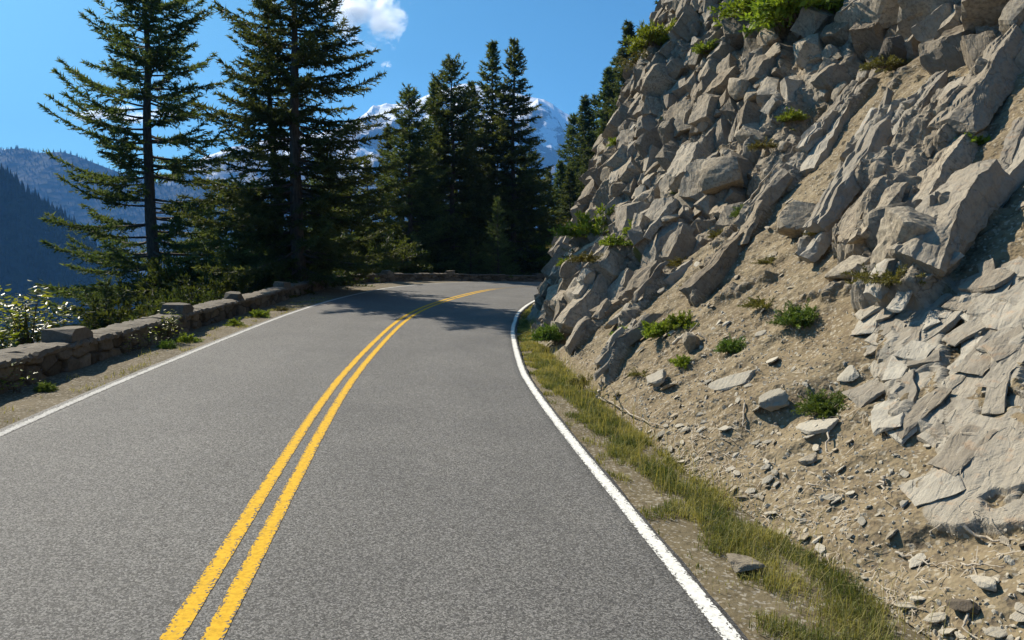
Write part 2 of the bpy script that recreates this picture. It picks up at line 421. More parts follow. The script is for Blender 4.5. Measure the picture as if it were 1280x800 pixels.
def seg_frame(s, q, pts):
    """closest place on polyline pts: along fraction, signed distance (+ = farther from the viewer)"""
    best = np.full(s.shape, 1e9); sd = np.zeros_like(best); al = np.zeros_like(best)
    L = [0]
    for a, b in zip(pts[:-1], pts[1:]): L.append(L[-1] + math.hypot(b[0] - a[0], b[1] - a[1]))
    for k, (a, b) in enumerate(zip(pts[:-1], pts[1:])):
        dx, dy = b[0] - a[0], b[1] - a[1]; l2 = dx * dx + dy * dy
        t = np.clip(((s - a[0]) * dx + (q - a[1]) * dy) / l2, 0, 1)
        px, py = s - a[0] - t * dx, q - a[1] - t * dy; d = np.hypot(px, py)
        sg = np.sign(px * dy - py * dx + 1e-9); m = d < best
        best = np.where(m, d, best); sd = np.where(m, d * sg, sd); al = np.where(m, (L[k] + t * (L[k + 1] - L[k])) / L[-1], al)
    return al, sd
def poly_sd(s, q, pts):
    """signed distance, positive inside"""
    n = len(pts); d = np.full(s.shape, 1e9); ins = np.zeros(s.shape, bool)
    for i in range(n):
        a, b = pts[i], pts[(i + 1) % n]; dx, dy = b[0] - a[0], b[1] - a[1]
        t = np.clip(((s - a[0]) * dx + (q - a[1]) * dy) / (dx * dx + dy * dy), 0, 1)
        d = np.minimum(d, np.hypot(s - a[0] - t * dx, q - a[1] - t * dy))
        if abs(dy) > 1e-9: ins ^= ((a[1] > q) != (b[1] > q)) & (s < dx * (q - a[1]) / dy + a[0])
    return np.where(ins, d, -d)

# ribs of rock standing out of the soil: path in slope metres, width, height, paleness
RIBS = [([(6.9, 3.6), (7.6, 4.7), (8.3, 5.75), (9.2, 7.7)], .42, .26, .8),
        ([(5.45, 3.6), (6.2, 4.7), (6.95, 5.9), (8.1, 8.0)], .75, .42, .25),
        ([(3.75, 2.55), (4.3, 3.4), (4.75, 4.1), (5.4, 5.4)], .50, .42, .55),
        ([(8.65, 2.3), (9.2, 3.0), (9.85, 3.8)], .20, .26, .1),
        ([(9.6, 3.9), (10.3, 4.7), (10.85, 5.3)], .28, .2, .3),
        ([(10.5, 5.2), (11.3, 6.6), (11.75, 8.3)], .40, .26, .7),
        ([(8.3, 4.9), (9.0, 6.0), (9.6, 7.3)], .34, .2, .6),
        ([(13.5, .25), (13.7, 1.2), (13.75, 2.1), (13.4, 4.4)], .50, .50, .2),
        ([(15.2, .1), (15.6, 1.4), (15.9, 2.8), (16.2, 4.6)], .55, .50, .1),
        ([(8.1, .35), (8.7, .9), (9.45, 1.4)], .20, .22, .5),
        ([(10.2, 1.3), (10.8, 2.2), (11.2, 2.9)], .3, .25, .4),
        ([(11.4, .5), (11.9, 1.3), (12.4, 2.3)], .3, .3, .3)]
SLABS = [([(3.95, 3.05), (3.35, 3.45), (2.9, 3.1), (2.15, 2.0), (2.45, 1.85), (3.05, 2.35)], .05, .055, .9),   # cracked pale slab
         ([(2.7, 1.72), (2.3, 1.95), (1.7, 1.75), (1.0, 1.0), (1.25, .75), (1.65, .66), (2.0, .9)], .04, .014, .75),  # smooth grey slab
         ([(4.35, 2.5), (3.7, 2.75), (2.75, 1.9), (2.3, 1.35), (2.75, 1.3), (3.4, 1.75)], .05, .050, .85)]
def relief(s, q):
    """relief in metres along the slope's normal, and how far it is rock / pale / mossy"""
    s, q = np.broadcast_arrays(np.asarray(s, float), np.asarray(q, float)); shp = s.shape; s = s.ravel(); q = q.ravel()
    n1 = fbm(s * .5, q * .5, 3.1, 5, 4); n2 = fbm(s * 1.7, q * 1.7, 7.7, 6, 4); n3 = fbm(s * 6, q * 6, 1.3, 7, 4)
    ws = s + n2 * .22 + n3 * .02; wq = q + fbm(s * 1.7, q * 1.7, 21.7, 8, 3) * .22 + n3 * .02
    a = ws * .5 + wq * .866; w = ws * .866 - wq * .5
    # where the cliff of blocks is
    cliff = sstep(11.5, 12.5, ws + n1 * 1.6 - .25 * np.clip(3 - q, 0, 3))
    top = sstep(-.25, .35, q - (9.35 - (12.65 - s) * .34) + n2 * .7)
    cliff = np.maximum(cliff, top)
    def blocks(sa, sw, seed, amp, nk=6):
        """union of tilted convex blocks, one to a cell: flat tops facing the light, steep broken sides"""
        x, y = a / sa, w / sw; xi, yi = np.floor(x), np.floor(y); best = np.full(x.shape, -9.0); hid = np.zeros_like(best)
        for ia in (-1, 0, 1):
            for ib in (-1, 0, 1):
                cx, cyy = xi + ia, yi + ib; r = lambda k: hsh(seed + k, cx, cyy)
                dx = x - (cx + .5 + (r(0) - .5) * .9); dy = y - (cyy + .5 + (r(1) - .5) * .9)
                f = dx * (-.35 + (r(2) - .5) * .9) + dy * (-.30 + (r(3) - .5) * .9)
                for k in range(nk):
                    th = k * 2 * math.pi / nk + (r(4 + k) - .5) * .9; ct, st = np.cos(th), np.sin(th); g = r(10 + k)
                    sl = 2.4 + 3.2 * r(16 + k) - 1.2 * st; f = np.minimum(f, sl * (.36 + .24 * g - (dx * ct + dy * st)))
                f = f + (r(30) - .5) * 1.25
                m = f > best; best = np.where(m, f, best); hid = np.where(m, r(31), hid)
        return np.clip(best, -1.2, 2) * amp, hid
    b1, h1 = blocks(1.35, .95, 131, .30)
    b2, h2 = blocks(.55, .40, 171, .12)
    b3, h3 = blocks(.21, .15, 211, .035, 5)
    b4, h4 = blocks(2.4, .42, 251, .13)
    saw = lambda v: 1 - (v - np.floor(v))
    bed = saw((w + n2 * .16 + b1 * .1) / .37) * .075 * sstep(-.3, .4, n1 + n2) + saw((w + n2 * .1 + b2 * .2) / .105) * .024
    blk = b1 + b2 * .9 + b3 - .15 + bed
    # soil
    gul = noise3(ws * 2.0 + q * .25, q * .28, 0.5, 61) * .09 + noise3(ws * 5.5 + q * .8, q * .7, 9.5, 62) * .035
    dxp, dyp, hp, r1p, r2p, ep = cells(s / .13, q / .11, 71)
    peb = np.where(hp > .72, np.maximum(0, .42 - np.hypot(dxp, dyp)) * .07, 0)
    soil = n1 * .16 + gul + n2 * .06 + n3 * .022 + peb
    # ribs
    rib = np.zeros_like(s); rm = np.zeros_like(s); pale = np.zeros_like(s)
    for k, (pts, W, Hh, pl) in enumerate(RIBS):
        al, sd = seg_frame(s + n2 * .14 + n1 * .22 + n3 * .02, q + n2 * .1 + n3 * .02, pts)
        Wl = W * (.75 + .5 * np.sin(al * 3.1)) * (1 + n2 * .7 + b2 * 1.0)
        u_ = sd / Wl; prof = np.where(sd > 0, 1 - .45 * np.clip(u_, 0, 1) - .55 * sstep(.85, 1.35, u_), 1 - sstep(.0, .30, -u_))
        endf = sstep(0, .06, al + .02) * (1 - sstep(.8, 1.0, al)) * .8 + .2
        ends = np.where((al <= .001) | (al >= .999), 1 - sstep(.2, .6, np.abs(sd) / W), 1.0)
        hgt = Hh * prof * endf * ends * np.clip(1 + n2 * 1.3 + n1 * .8, .25, 1.6)
        rm = np.maximum(rm, np.where(hgt > Hh * .12, 1, hgt / (Hh * .12)) * (ends > .2)); pale = np.where(hgt > rib, pl * sstep(0, .3, sd / Wl + .1), pale)
        rib = np.maximum(rib, hgt)
    outc = sstep(.26, .40, n2 + n1 * .45 - .06) * sstep(1.5, 3.6, q + n1) * (1 - cliff) * .8     # scattered outcrops
    ribtex = b4 * .8 + b2 * .35 + b3 * .8 + bed * .9
    slabd = np.zeros_like(s); sm = np.zeros_like(s)
    for pts, raise_, step, pl in SLABS:
        sd = poly_sd(s + n2 * .22 + n3 * .06, q + n2 * .2 - n3 * .06, pts); mk = sstep(-.03, .06, sd)
        plate, hp2 = blocks(.50, .26, 291, step)
        plate = np.maximum(plate, -.6 * step) + saw((w + n2 * .12 + hp2 * .05) / .16) * step * .3
        slabd = np.where(mk > 0, raise_ * mk + plate * mk, slabd); sm = np.maximum(sm, mk * (1 - .8 * sstep(.16, .30, fbm(s * 1.9, q * 1.9, 8.8, 85, 4)))); pale = np.maximum(pale, mk * pl)
    rock = np.clip(np.maximum(np.maximum(cliff, rm), np.maximum(outc, sm)), 0, 1)
    notcliff = 1 - cliff
    soil = soil * (1 - sm) + sm * n1 * .10
    d = soil * (1 - .6 * cliff) + blk * cliff + notcliff * (rib * .58 * (1 - sm) + (ribtex + .06) * np.maximum(rm, outc) * (1 - sm)) + cliff * rib * .8 + slabd * notcliff
    d = d - .06 * cliff
    # soil pockets between the blocks
    pocket = cliff * (1 - top) * sstep(.06, .22, -b1 + n2 * .3 - .06) * .9
    rock = rock - pocket * .75
    pale = np.maximum(pale, cliff * sstep(.55, .9, h2) * .5)
    moss = sstep(.22, .5, fbm(s * 2.6, q * 2.6, 5.5, 91, 4) + .10 * cliff - .12) * .75 * (.15 + .85 * np.maximum(cliff, sstep(3, 6, q) * .7))
    d = d * sstep(0, .55, q) + .0
    d = d - .05 * (1 - sstep(0, .3, q))
    sh = lambda x: x.reshape(shp)
    return sh(d), sh(rock), sh(pale), sh(moss)
def hill_surf(s, q):
    s, q = np.broadcast_arrays(np.asarray(s, float), np.asarray(q, float))
    return hill_base(s, q) + hill_normal(s, q) * relief(s, q)[0][..., None]

BED_M = np.array([-.35, .866, -.35]); BED_M /= np.linalg.norm(BED_M)      # across the beds of rock
BED_E1 = np.array([.6, .5, .6]); BED_E1 -= BED_M * BED_E1.dot(BED_M); BED_E1 /= np.linalg.norm(BED_E1)   # up along the beds
BED_OUT = -np.cross(BED_M, BED_E1)                                                                       # out of the slope
def rot_small(rng, sd):
    w = rng.normal(0, sd, 3); t = np.linalg.norm(w) + 1e-9; k = w / t
    K = np.array([[0, -k[2], k[1]], [k[2], 0, -k[0]], [-k[1], k[0], 0]]); return np.eye(3) + math.sin(t) * K + (1 - math.cos(t)) * K @ K
def hull_block(rng, half, jit=.20, chop=3, levels=2, rough=.03):
    """one angular joint-bounded block: a skewed box with broken corners; V, triangles (unshared corners)"""
    import bmesh
    half = np.asarray(half, float); c = np.array([[x, y, z] for x in (-1, 1) for y in (-1, 1) for z in (-1, 1)], float)
    c = c * (1 + rng.uniform(-jit, jit, (8, 3))) + rng.uniform(-jit, jit, (8, 3)) * .4; pts = []
    ch = rng.choice(8, chop, replace=False)
    for k in range(8):
        if k in ch:
            for ax in (4, 2, 1): f = rng.uniform(.15, .75); pts.append(c[k] * (1 - f) + c[k ^ ax] * f)
        else: pts.append(c[k])
    bm = bmesh.new()
    for p in pts: bm.verts.new(Vector((p * half).tolist()))
    bmesh.ops.convex_hull(bm, input=bm.verts[:]); bmesh.ops.triangulate(bm, faces=bm.faces[:]); bmesh.ops.recalc_face_normals(bm, faces=bm.faces[:])
    T = np.array([[v.co[:] for v in f.verts] for f in bm.faces]); bm.free()
    for _ in range(levels):
        a_, b_, c_ = T[:, 0], T[:, 1], T[:, 2]; ab, bc, ca = (a_ + b_) / 2, (b_ + c_) / 2, (c_ + a_) / 2
        T = np.concatenate([np.stack(x, 1) for x in ((a_, ab, ca), (ab, b_, bc), (ca, bc, c_), (ab, bc, ca))])
    V = T.reshape(-1, 3)
    return V, np.arange(len(V)).reshape(-1, 3)
def build_blocks(name, label, spots, seed):
    """jointed bedrock: spots are (s, q, half sizes along beds / across beds / outward, sink, jitter, pale)"""
    rng = np.random.default_rng(seed); VV = []; pal = []; ton = []; low = []
    s = np.array([x[0] for x in spots]); q = np.array([x[1] for x in spots]); P = hill_surf(s, q); n = hill_normal(s, q)
    for i, (s_, q_, half, sink, jr, pl, flat) in enumerate(spots):
        V, _ = hull_block(rng, half, chop=int(rng.integers(2, 6)), levels=5 if half[0] > .8 else 4 if half[0] > .5 else 3 if half[0] > .2 and s_ < 22 else 2)
        if flat: out = n[i]; m = BED_M - out * BED_M.dot(out); m /= np.linalg.norm(m); e1 = np.cross(m, out); e1 *= np.sign(e1[2])
        else: out = BED_OUT * .6 + n[i] * .4; out /= np.linalg.norm(out); m = BED_M - out * BED_M.dot(out); m /= np.linalg.norm(m); e1 = np.cross(m, out); e1 *= np.sign(e1[2])
        if flat: t_ = rng.normal(0, .55); e1, m = e1 * math.cos(t_) + m * math.sin(t_), m * math.cos(t_) - e1 * math.sin(t_)
        R = rot_small(rng, jr) @ np.stack([e1, m, out], 1)
        VV.append(V @ R.T + P[i] + out * half[2] * (1 - 2 * sink)); pal.append(np.full(len(V), pl)); ton.append(np.full(len(V), rng.random())); low.append((V[:, 2] + half[2]) / (2 * half[2] + 1e-6))
    V = np.concatenate(VV); k = fbm(V[:, 0] * 3, V[:, 1] * 3, V[:, 2] * 3, seed, 4)[:, None]
    V = V + np.stack([noise3(V[:, 0] * 5 + 9, V[:, 1] * 5, V[:, 2] * 5, seed + 5), noise3(V[:, 0] * 5, V[:, 1] * 5 + 9, V[:, 2] * 5, seed + 6), noise3(V[:, 0] * 5, V[:, 1] * 5, V[:, 2] * 5 + 9, seed + 7)], 1) * .024 + np.stack([noise3(V[:, 0] * 17 + 9, V[:, 1] * 17, V[:, 2] * 17, seed + 8), noise3(V[:, 0] * 17, V[:, 1] * 17 + 9, V[:, 2] * 17, seed + 9), noise3(V[:, 0] * 17, V[:, 1] * 17, V[:, 2] * 17 + 9, seed + 10)], 1) * .008
    lw = (V @ BED_M + fbm(V[:, 0] * 1.5, V[:, 1] * 1.5, V[:, 2] * 1.5, seed + 20, 4) * .30 + fbm(V[:, 0] * .5, V[:, 1] * .5, V[:, 2] * .5, seed + 22, 2) * .5) / .19
    V = V + BED_OUT * (((1 - (lw - np.floor(lw))) * .055 * (.15 + hsh(seed, np.floor(lw)) ** 1.5) * sstep(-.35, .35, fbm(V[:, 0] * .9, V[:, 1] * .9, V[:, 2] * .9, seed + 23, 3)) + noise3(V[:, 0] * 1.8, V[:, 1] * 1.8, V[:, 2] * 1.8, seed + 21) * .06) * (1 if name == 'rock_cliff' else .15))[:, None]
    m = len(V); z = np.zeros(m)
    o = mesh_np(name, V, np.arange(m).reshape(-1, 3), M['hill'], attrs=dict(rock=.62 + .38 * sstep(.35, .75, np.concatenate(low)), tone=np.concatenate(ton), pale=np.concatenate(pal), moss=z + np.maximum(0, fbm(V[:, 0], V[:, 1], V[:, 2], 77, 3) - .28) * 1.6))
    return structure(o, label)
def build_all_blocks():
    rng = np.random.default_rng(4); sp = []
    def spread(n, s0, s1, q0, q1, gap, ok, mk):
        pts = []
        for _ in range(n * 30):
            if len(pts) >= n: break
            s, q = rng.uniform(s0, s1), rng.uniform(q0, q1)
            if not ok(s, q): continue
            if any(abs(s - a) < gap and (s - a) ** 2 + (q - b) ** 2 < gap * gap for a, b in pts): continue
            pts.append((s, q)); sp.append((s, q) + mk(s, q))
    edge_ok = lambda s, q: s > 12.1 + (1.1 * math.sin(q * 1.1 + .4) + .8) * (1 if 2.5 < q < 8.5 else 0)
    size = lambda k: np.array([rng.uniform(.24, .46), rng.uniform(.17, .34), rng.uniform(.22, .38)]) * k
    spread(430, 12.1, 31, .5, 13.5, .50, edge_ok, lambda s, q: (size(rng.choice([.7, 1.0, 1.35], p=[.45, .42, .13]) * min(1, .6 + q * .3)), .52, .27, float(rng.uniform(0, .55)), False))
    spread(520, 11.9, 31, .1, 13.5, .32, edge_ok, lambda s, q: (size(rng.uniform(.30, .60)), .42, .38, float(rng.uniform(0, .7)), False))
    spread(60, 7.4, 13, 7.5, 12.5, .5, lambda s, q: q > 9.35 - (12.65 - s) * .34, lambda s, q: (size(rng.uniform(.5, 1.1)), .45, .32, float(rng.uniform(0, .4)), False))
    for s_, q_, h_, pl_ in ((6.15, 4.75, (1.25, .34, .26), .2), (7.35, 6.75, (1.2, .34, .26), .35), (4.45, 3.65, (.85, .28, .26), .5), (5.1, 4.9, (.7, .22, .2), .6), (7.6, 4.75, (1.15, .20, .13), .8), (8.7, 6.7, (1.05, .22, .14), .8),
                            (11.15, 6.6, (1.1, .24, .18), .7), (9.0, 6.05, (.95, .2, .14), .6), (9.25, 3.05, (.75, .13, .2), .1), (10.3, 4.7, (.7, .16, .16), .3), (13.6, 1.6, (1.2, .30, .3), .2), (15.6, 2.0, (1.3, .34, .3), .1), (8.8, 1.0, (.7, .12, .13), .5)):
        sp.append((s_, q_, np.array(h_) * np.array([1, .85, .85]), .66, .05, pl_, False))
    spread(16, 13.0, 30, 1.2, 12.5, 1.7, lambda s, q: True, lambda s, q: (size(rng.uniform(1.4, 1.9)) * np.array([1.1, 1, .9]), .62, .16, float(rng.uniform(0, .4)), False))
    for pts, W, Hh, pl in RIBS:      # long slabs along the ribs
        L = sum(math.hypot(b[0] - a[0], b[1] - a[1]) for a, b in zip(pts[:-1], pts[1:])); n = int(L / .44)
        cum = np.cumsum([0] + [math.hypot(b[0] - a[0], b[1] - a[1]) for a, b in zip(pts[:-1], pts[1:])])
        for k in range(n):
            d = (k + rng.random()) / n * L; s = np.interp(d, cum, [p[0] for p in pts]); q = np.interp(d, cum, [p[1] for p in pts]); u = rng.uniform(-.15, 1.0) * W
            k2 = rng.uniform(.5, 1.05) * min(.85, W / .40 + .1)
            sp.append((s + u * .866, q - u * .5, np.array([rng.uniform(.32, .85), rng.uniform(.08, .19), rng.uniform(.07, .15)]) * k2, .62, .09, float(np.clip(pl + rng.normal(0, .2), 0, 1)), False))
    build_blocks('rock_cliff', 'angular jointed blocks and slabs of bedrock standing out of the slope', sp, 5)
    sp.clear()
    def inside(k): return lambda s, q: bool(poly_sd(np.array([s]), np.array([q]), SLABS[k][0])[0] > -.04)
    for k, n, gap, a_, b_, c_ in ((0, 30, .15, (.05, .30), (.05, .16), (.010, .024)), (2, 30, .15, (.05, .28), (.05, .15), (.010, .024)), (1, 5, .36, (.12, .24), (.08, .16), (.006, .010))):
        S_ = [p[0] for p in SLABS[k][0]]; Q_ = [p[1] for p in SLABS[k][0]]
        spread(n, min(S_), max(S_), min(Q_), max(Q_), gap, inside(k), lambda s, q: (np.array([rng.uniform(*a_), rng.uniform(*b_), rng.uniform(*c_)]), .62, .06 if k != 1 else .02, float(rng.uniform(.6, 1)), True))
    build_blocks('rock_slabs', 'pale cracked plates of rock bedded in the slope at the right', sp, 6)
def build_hill():
    ss = [-12.0]
    while ss[-1] < 51: ss.append(ss[-1] + (.12 if ss[-1] < -2 else min(.0034 * max(ss[-1] + 2.5, 4), .25 if ss[-1] > 34 else 9)))
    qq = [0.0]
    while qq[-1] < 26: qq.append(qq[-1] + np.interp(qq[-1], [0, 3, 8, 13, 16, 26], [.020, .026, .036, .05, .12, .4]))
    ss, qq = np.array(ss), np.array(qq)
    S, Q = np.meshgrid(ss, qq, indexing='ij')
    d, rock, pale, moss = relief(S, Q)
    P = hill_base(S, Q) + hill_normal(S, Q) * d[..., None]
    o = mesh_np('rock_slope', P.reshape(-1, 3), grid_faces(len(ss), len(qq), True), M['hill'], attrs=dict(rock=rock, pale=pale, moss=moss, tone=np.full(rock.shape, .5)))
    structure(o, 'steep slope of broken grey rock and tan soil rising right of the road')
build_hill()
build_all_blocks()

# ------------------------------------------------------------------ road, markings, shoulders
def strip(name, s, offs, mat, dz=0.0, attrs=None, smooth=True, rough=0.0, seed=0):
    """a ribbon along the road: offs is a list of functions/arrays of offsets"""
    S = np.repeat(s[:, None], len(offs), 1); O = np.stack([np.broadcast_to(o, s.shape) for o in offs], 1)
    Z = np.broadcast_to(dz, S.shape)
    P = road(S, O, Z)
    return mesh_np(name, P.reshape(-1, 3), grid_faces(len(s), len(offs), True), mat, smooth=smooth,
                   attrs={k: np.broadcast_to(v, S.shape) for k, v in (attrs or {}).items()})
sr = np.arange(-30, 75, .25)
el, er = -(wl(sr) + .12), wr(sr) + .09
fr = np.linspace(0, 1, 25)
lat = [el + (er - el) * f for f in fr]
lane = np.array([abs((f * 2) % 1.0) for f in fr]); lane[-1] = 1.0
er_j = er + fbm(sr * 1.7, 3.3, 0, 3, 3) * .035
lat[-1] = er_j
offs = [el - .03] + lat + [er_j + .03]
dz = np.zeros((len(sr), len(offs))); dz[:, 0] = -.06; dz[:, -1] = -.07
structure(strip('road', sr, offs, M['asphalt'], dz, dict(lane=np.concatenate([[0], lane, [1]])[None, :])), 'grey two-lane asphalt road bending right round the rock')

def stripe(name, centre, width, s, mat, lab, seed, shadow_fade=0.0):
    w = width / 2; j = fbm(s * 6, seed, 0, seed, 3) * .007 + fbm(s * 1.1, seed, 3, seed, 2) * .006; k = fbm(s * 7, seed + 9, 0, seed + 1, 3) * .007 + fbm(s * 1.3, seed, 5, seed, 2) * .006
    c = centre
    o = strip(name, s, [c - w + j, c - w * .5 + j * .5, c, c + w * .5 + k * .5, c + w + k], mat, .004, dict(edge=np.array([[0, .75, 1, .75, 0]]) - (shadow_fade * sstep(32, 38, s))[:, None]))  # yellow paint thinned out round the bend to imitate the trees' shadow
    structure(o, lab)
sm_ = np.arange(-20, 64, .05)
stripe('centre_line', np.full(sm_.shape, -.105), .115, sm_, M['yellow'], 'left stripe of the double yellow centre line', 11, 1.25)
stripe('centre_line', np.full(sm_.shape, .105), .115, sm_, M['yellow'], 'right stripe of the double yellow centre line', 12, 1.25)
stripe('edge_line', -wl(sm_), .105, sm_, M['white_worn'], 'white edge line beside the stone wall', 13)
stripe('edge_line', wr(sm_), .115, sm_, M['white'], 'white edge line beside the grass verge', 14)

def wall_o(s):   # front face of the guard wall
    return -(wl(s) + np.interp(s, [-30, 12, 20, 25, 30, 35, 41, 47, 60], [1.12, 1.15, 1.25, 1.75, 2.3, 2.4, 2.0, 1.3, 1.3]))
# verge on the right and gravel on the left (each a ribbon 5 cm below the asphalt)
sv = np.arange(-30, 60, .1); nv = 16
o0 = wr(sv) + .04; o1 = np.interp(sv, TOS, TOV) + .5
V_ = np.stack([o0 + (o1 - o0) * f for f in np.linspace(0, 1, nv)], 1); S_ = np.repeat(sv[:, None], nv, 1)
Zv = -.055 + fbm(S_ * 1.5, V_ * 3, 0, 23, 4) * .07 * np.linspace(.2, 1, nv)[None]
structure(mesh_np('verge_ground', road(S_, V_, Zv).reshape(-1, 3), grid_faces(len(sv), nv, True), M['verge'], smooth=True), 'bare soil under the grass beside the right edge line')
nv = 26; a0 = -(wl(sv) + .10); a1 = wall_o(sv) - 1.0
V_ = np.stack([a0 + (a1 - a0) * f for f in np.linspace(0, 1, nv)], 1)
S_ = np.repeat(sv[:, None], nv, 1)
Zg = -.045 + fbm(S_ * 1.2, V_ * 3, 0, 24, 4) * .06 * np.linspace(.1, 1, nv)[None]
structure(mesh_np('gravel_shoulder', road(S_, V_, Zg).reshape(-1, 3), grid_faces(len(sv), nv), M['gravel'], smooth=True), 'tan gravel shoulder between white line and stone wall')

# ------------------------------------------------------------------ land falling away to the left, valley, mountains, far hillside
def forest_mat(name, a, c2, sc, rough=.95, bump=1.0, snow=False):
    m, nt, b = new_mat(name); n = N(nt); P = n.pos()
    f = n.noise(P, sc, 8, .72); v = n.voro(P, sc * 3.0)
    c = n.ramp(n.math('ADD', n.math('MULTIPLY', f, .75), n.math('MULTIPLY', v, .3)), [(.3, a), (.75, c2)])
    if snow:
        sz = n.node('ShaderNodeSeparateXYZ'); n.link(P, sz.inputs[0])
        g = n.math('ADD', n.noise(n.scale(P, (1 / 260., 1 / 260., 1 / 520.)), 1.0, 6, .6), n.math('MULTIPLY', n.math('SUBTRACT', sz.outputs[2], 430.), .0005))
        c = n.mix(n.ramp(g, [(.72, 0.), (.75, 1.)]), c, (.75, .76, .78))
    n.link(c, b.inputs['Base Color']); b.inputs['Roughness'].default_value = rough; b.inputs['Specular IOR Level'].default_value = .1
    n.link(n.bump(v, bump, 1.2 / sc), b.inputs['Normal'])
    return m
M['drop'] = forest_mat('undergrowth_soil', (.020, .026, .010), (.085, .075, .035), .9)
M['forest'] = forest_mat('forested_mountain', (.006, .011, .009), (.022, .032, .022), .02, bump=.35)
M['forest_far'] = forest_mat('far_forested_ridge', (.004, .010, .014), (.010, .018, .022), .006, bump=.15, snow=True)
so = np.arange(-30, 75, .5); od = np.concatenate([[0, .5, 1, 1.6], np.geomspace(2.3, 640, 60)])
S_, D_ = np.meshgrid(so, od, indexing='ij')
P_ = road(S_, wall_o(S_) - .35 - D_)
zb = road(S_, wall_o(S_) - .35)[..., 2]
drop = np.where(D_ < 1, -.02 - .05 * D_, .07 + (D_ - 1) * .62) + fbm(P_[..., 0] * .12, P_[..., 1] * .12, 0, 33, 5) * np.minimum(D_ * .25, 8)
P_[..., 2] = zb - .06 - np.maximum(drop, -.1 + 0 * drop)
P_[..., 2] = np.where(D_ > 3, np.minimum(P_[..., 2], zb - .8 - (D_ - 3) * .45), P_[..., 2])
structure(mesh_np('valley_slope', P_.reshape(-1, 3), grid_faces(len(so), len(od)), M['drop'], smooth=True), 'ground falling away into the valley behind the wall')
FLOOR = -430.0
rr = np.array([0.] + list(np.geomspace(60, 8600, 24))); aa = np.linspace(0, 2 * math.pi, 97)
R_, A_ = np.meshgrid(rr, aa, indexing='ij')
P_ = np.stack([R_ * np.cos(A_), R_ * np.sin(A_), FLOOR + 0 * R_], -1)
structure(mesh_np('valley_floor', P_.reshape(-1, 3), grid_faces(len(rr), len(aa)), M['forest'], smooth=True), 'forested valley floor far below')

def dirpix(u, v):
    """world direction with forward component 1 for a place given by its bearing and height angle in the photograph's pixels"""
    a = PITCH; dx = (u - 640) / 900; up = (400 - v) / 900
    d = np.array([dx, math.cos(a) + up * math.sin(a), up * math.cos(a) - math.sin(a)]); return d / d[1]
def ridge(name, crest, depth, mat, front, back, amp, freq, seed, n=260, m=90, label=None, fs=.55, bs=.6, yskew=0.0):
    """a mountain: its crest line at real distance, slopes run down to the valley floor on both sides"""
    C = np.array([np.array([0, 0, CAM_H]) + dirpix(*c[:2]) * (depth + (c[2] if len(c) > 2 else 0)) for c in crest])
    t = np.concatenate([[0], np.cumsum(np.linalg.norm(np.diff(C[:, :2], axis=0), axis=1))]); ti = np.linspace(0, t[-1], n)
    c = np.stack([np.interp(ti, t, C[:, k]) for k in range(3)], 1)
    c[:, 2] += fbm(ti * freq * 3, seed * .7, 0, seed + 3, 5) * amp * .12
    x = np.concatenate([-np.linspace(1, 0, m) ** 1.3, np.linspace(0, 1, m // 3)[1:] ** 1.2])
    T, X = np.meshgrid(np.arange(n), x, indexing='ij'); D = np.where(X < 0, -X * front, X * back)
    px = c[T, 0]; py = c[T, 1] + np.where(X < 0, -D, D) + yskew * D
    f = np.where(X < 0, fs, bs)
    prof = D * f
    nz = fbm(px * freq, py * freq, 0, seed, 6, .52); rid = 1 - np.abs(fbm(px * freq * .8 + 5, py * freq * .35, 0, seed + 50, 5, .5)) * 2.2
    z = c[T, 2] - prof + (nz * amp + (rid - .6) * amp * .8) * sstep(0, .25, D / front)
    z = np.maximum(z, FLOOR - 15)
    P = np.stack([px, py, z], -1)
    o = mesh_np(name, P.reshape(-1, 3), grid_faces(n, len(x), True), mat, smooth=mat is not M['snow'])
    structure(o, label); return o
def snow_mat():
    m, nt, b = new_mat('rock_and_snow'); n = N(nt); P = n.pos()
    sep = n.node('ShaderNodeSeparateXYZ'); n.link(P, sep.inputs[0])
    nrm = n.node('ShaderNodeSeparateXYZ'); n.link(n.node('ShaderNodeNewGeometry').outputs['Normal'], nrm.inputs[0])
    h = n.math('DIVIDE', n.math('SUBTRACT', sep.outputs[2], 620.), 900.)
    f = n.noise(n.scale(P, (1 / 420., 1 / 700., 1 / 300.)), 1.0, 8, .68, .5)
    k = n.math('ADD', n.math('ADD', n.math('MULTIPLY', h, .75), n.math('MULTIPLY', n.math('SUBTRACT', f, .5), 2.6)), n.math('MULTIPLY', n.math('SUBTRACT', nrm.outputs[2], .75), .6))
    sn = n.ramp(k, [(.20, 0.), (.34, 1.)])
    rock = n.ramp(n.noise(P, .01, 8, .7), [(.3, (.06, .06, .065)), (.7, (.15, .145, .14))])
    n.link(n.mix(sn, rock, (.80, .81, .83)), b.inputs['Base Color']); b.inputs['Roughness'].default_value = .8; b.inputs['Specular IOR Level'].default_value = .1
    return m
M['snow'] = snow_mat()
near_ridge = ridge('mountain', [(-420, 60), (-120, 160), (0, 215), (60, 262), (105, 302), (170, 352), (260, 405)], 1250, M['forest'], 900, 700, 60, .004, 101, fs=.72, bs=.6, n=260,
      label='dark forested mountainside falling to the right at far left')
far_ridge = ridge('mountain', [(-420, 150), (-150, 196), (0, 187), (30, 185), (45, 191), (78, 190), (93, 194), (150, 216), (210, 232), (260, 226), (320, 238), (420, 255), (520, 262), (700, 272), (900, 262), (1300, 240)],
      3900, M['forest_far'], 2300, 1200, 14, .0012, 111, fs=.68, label='blue hazy mountain ridge across the valley')
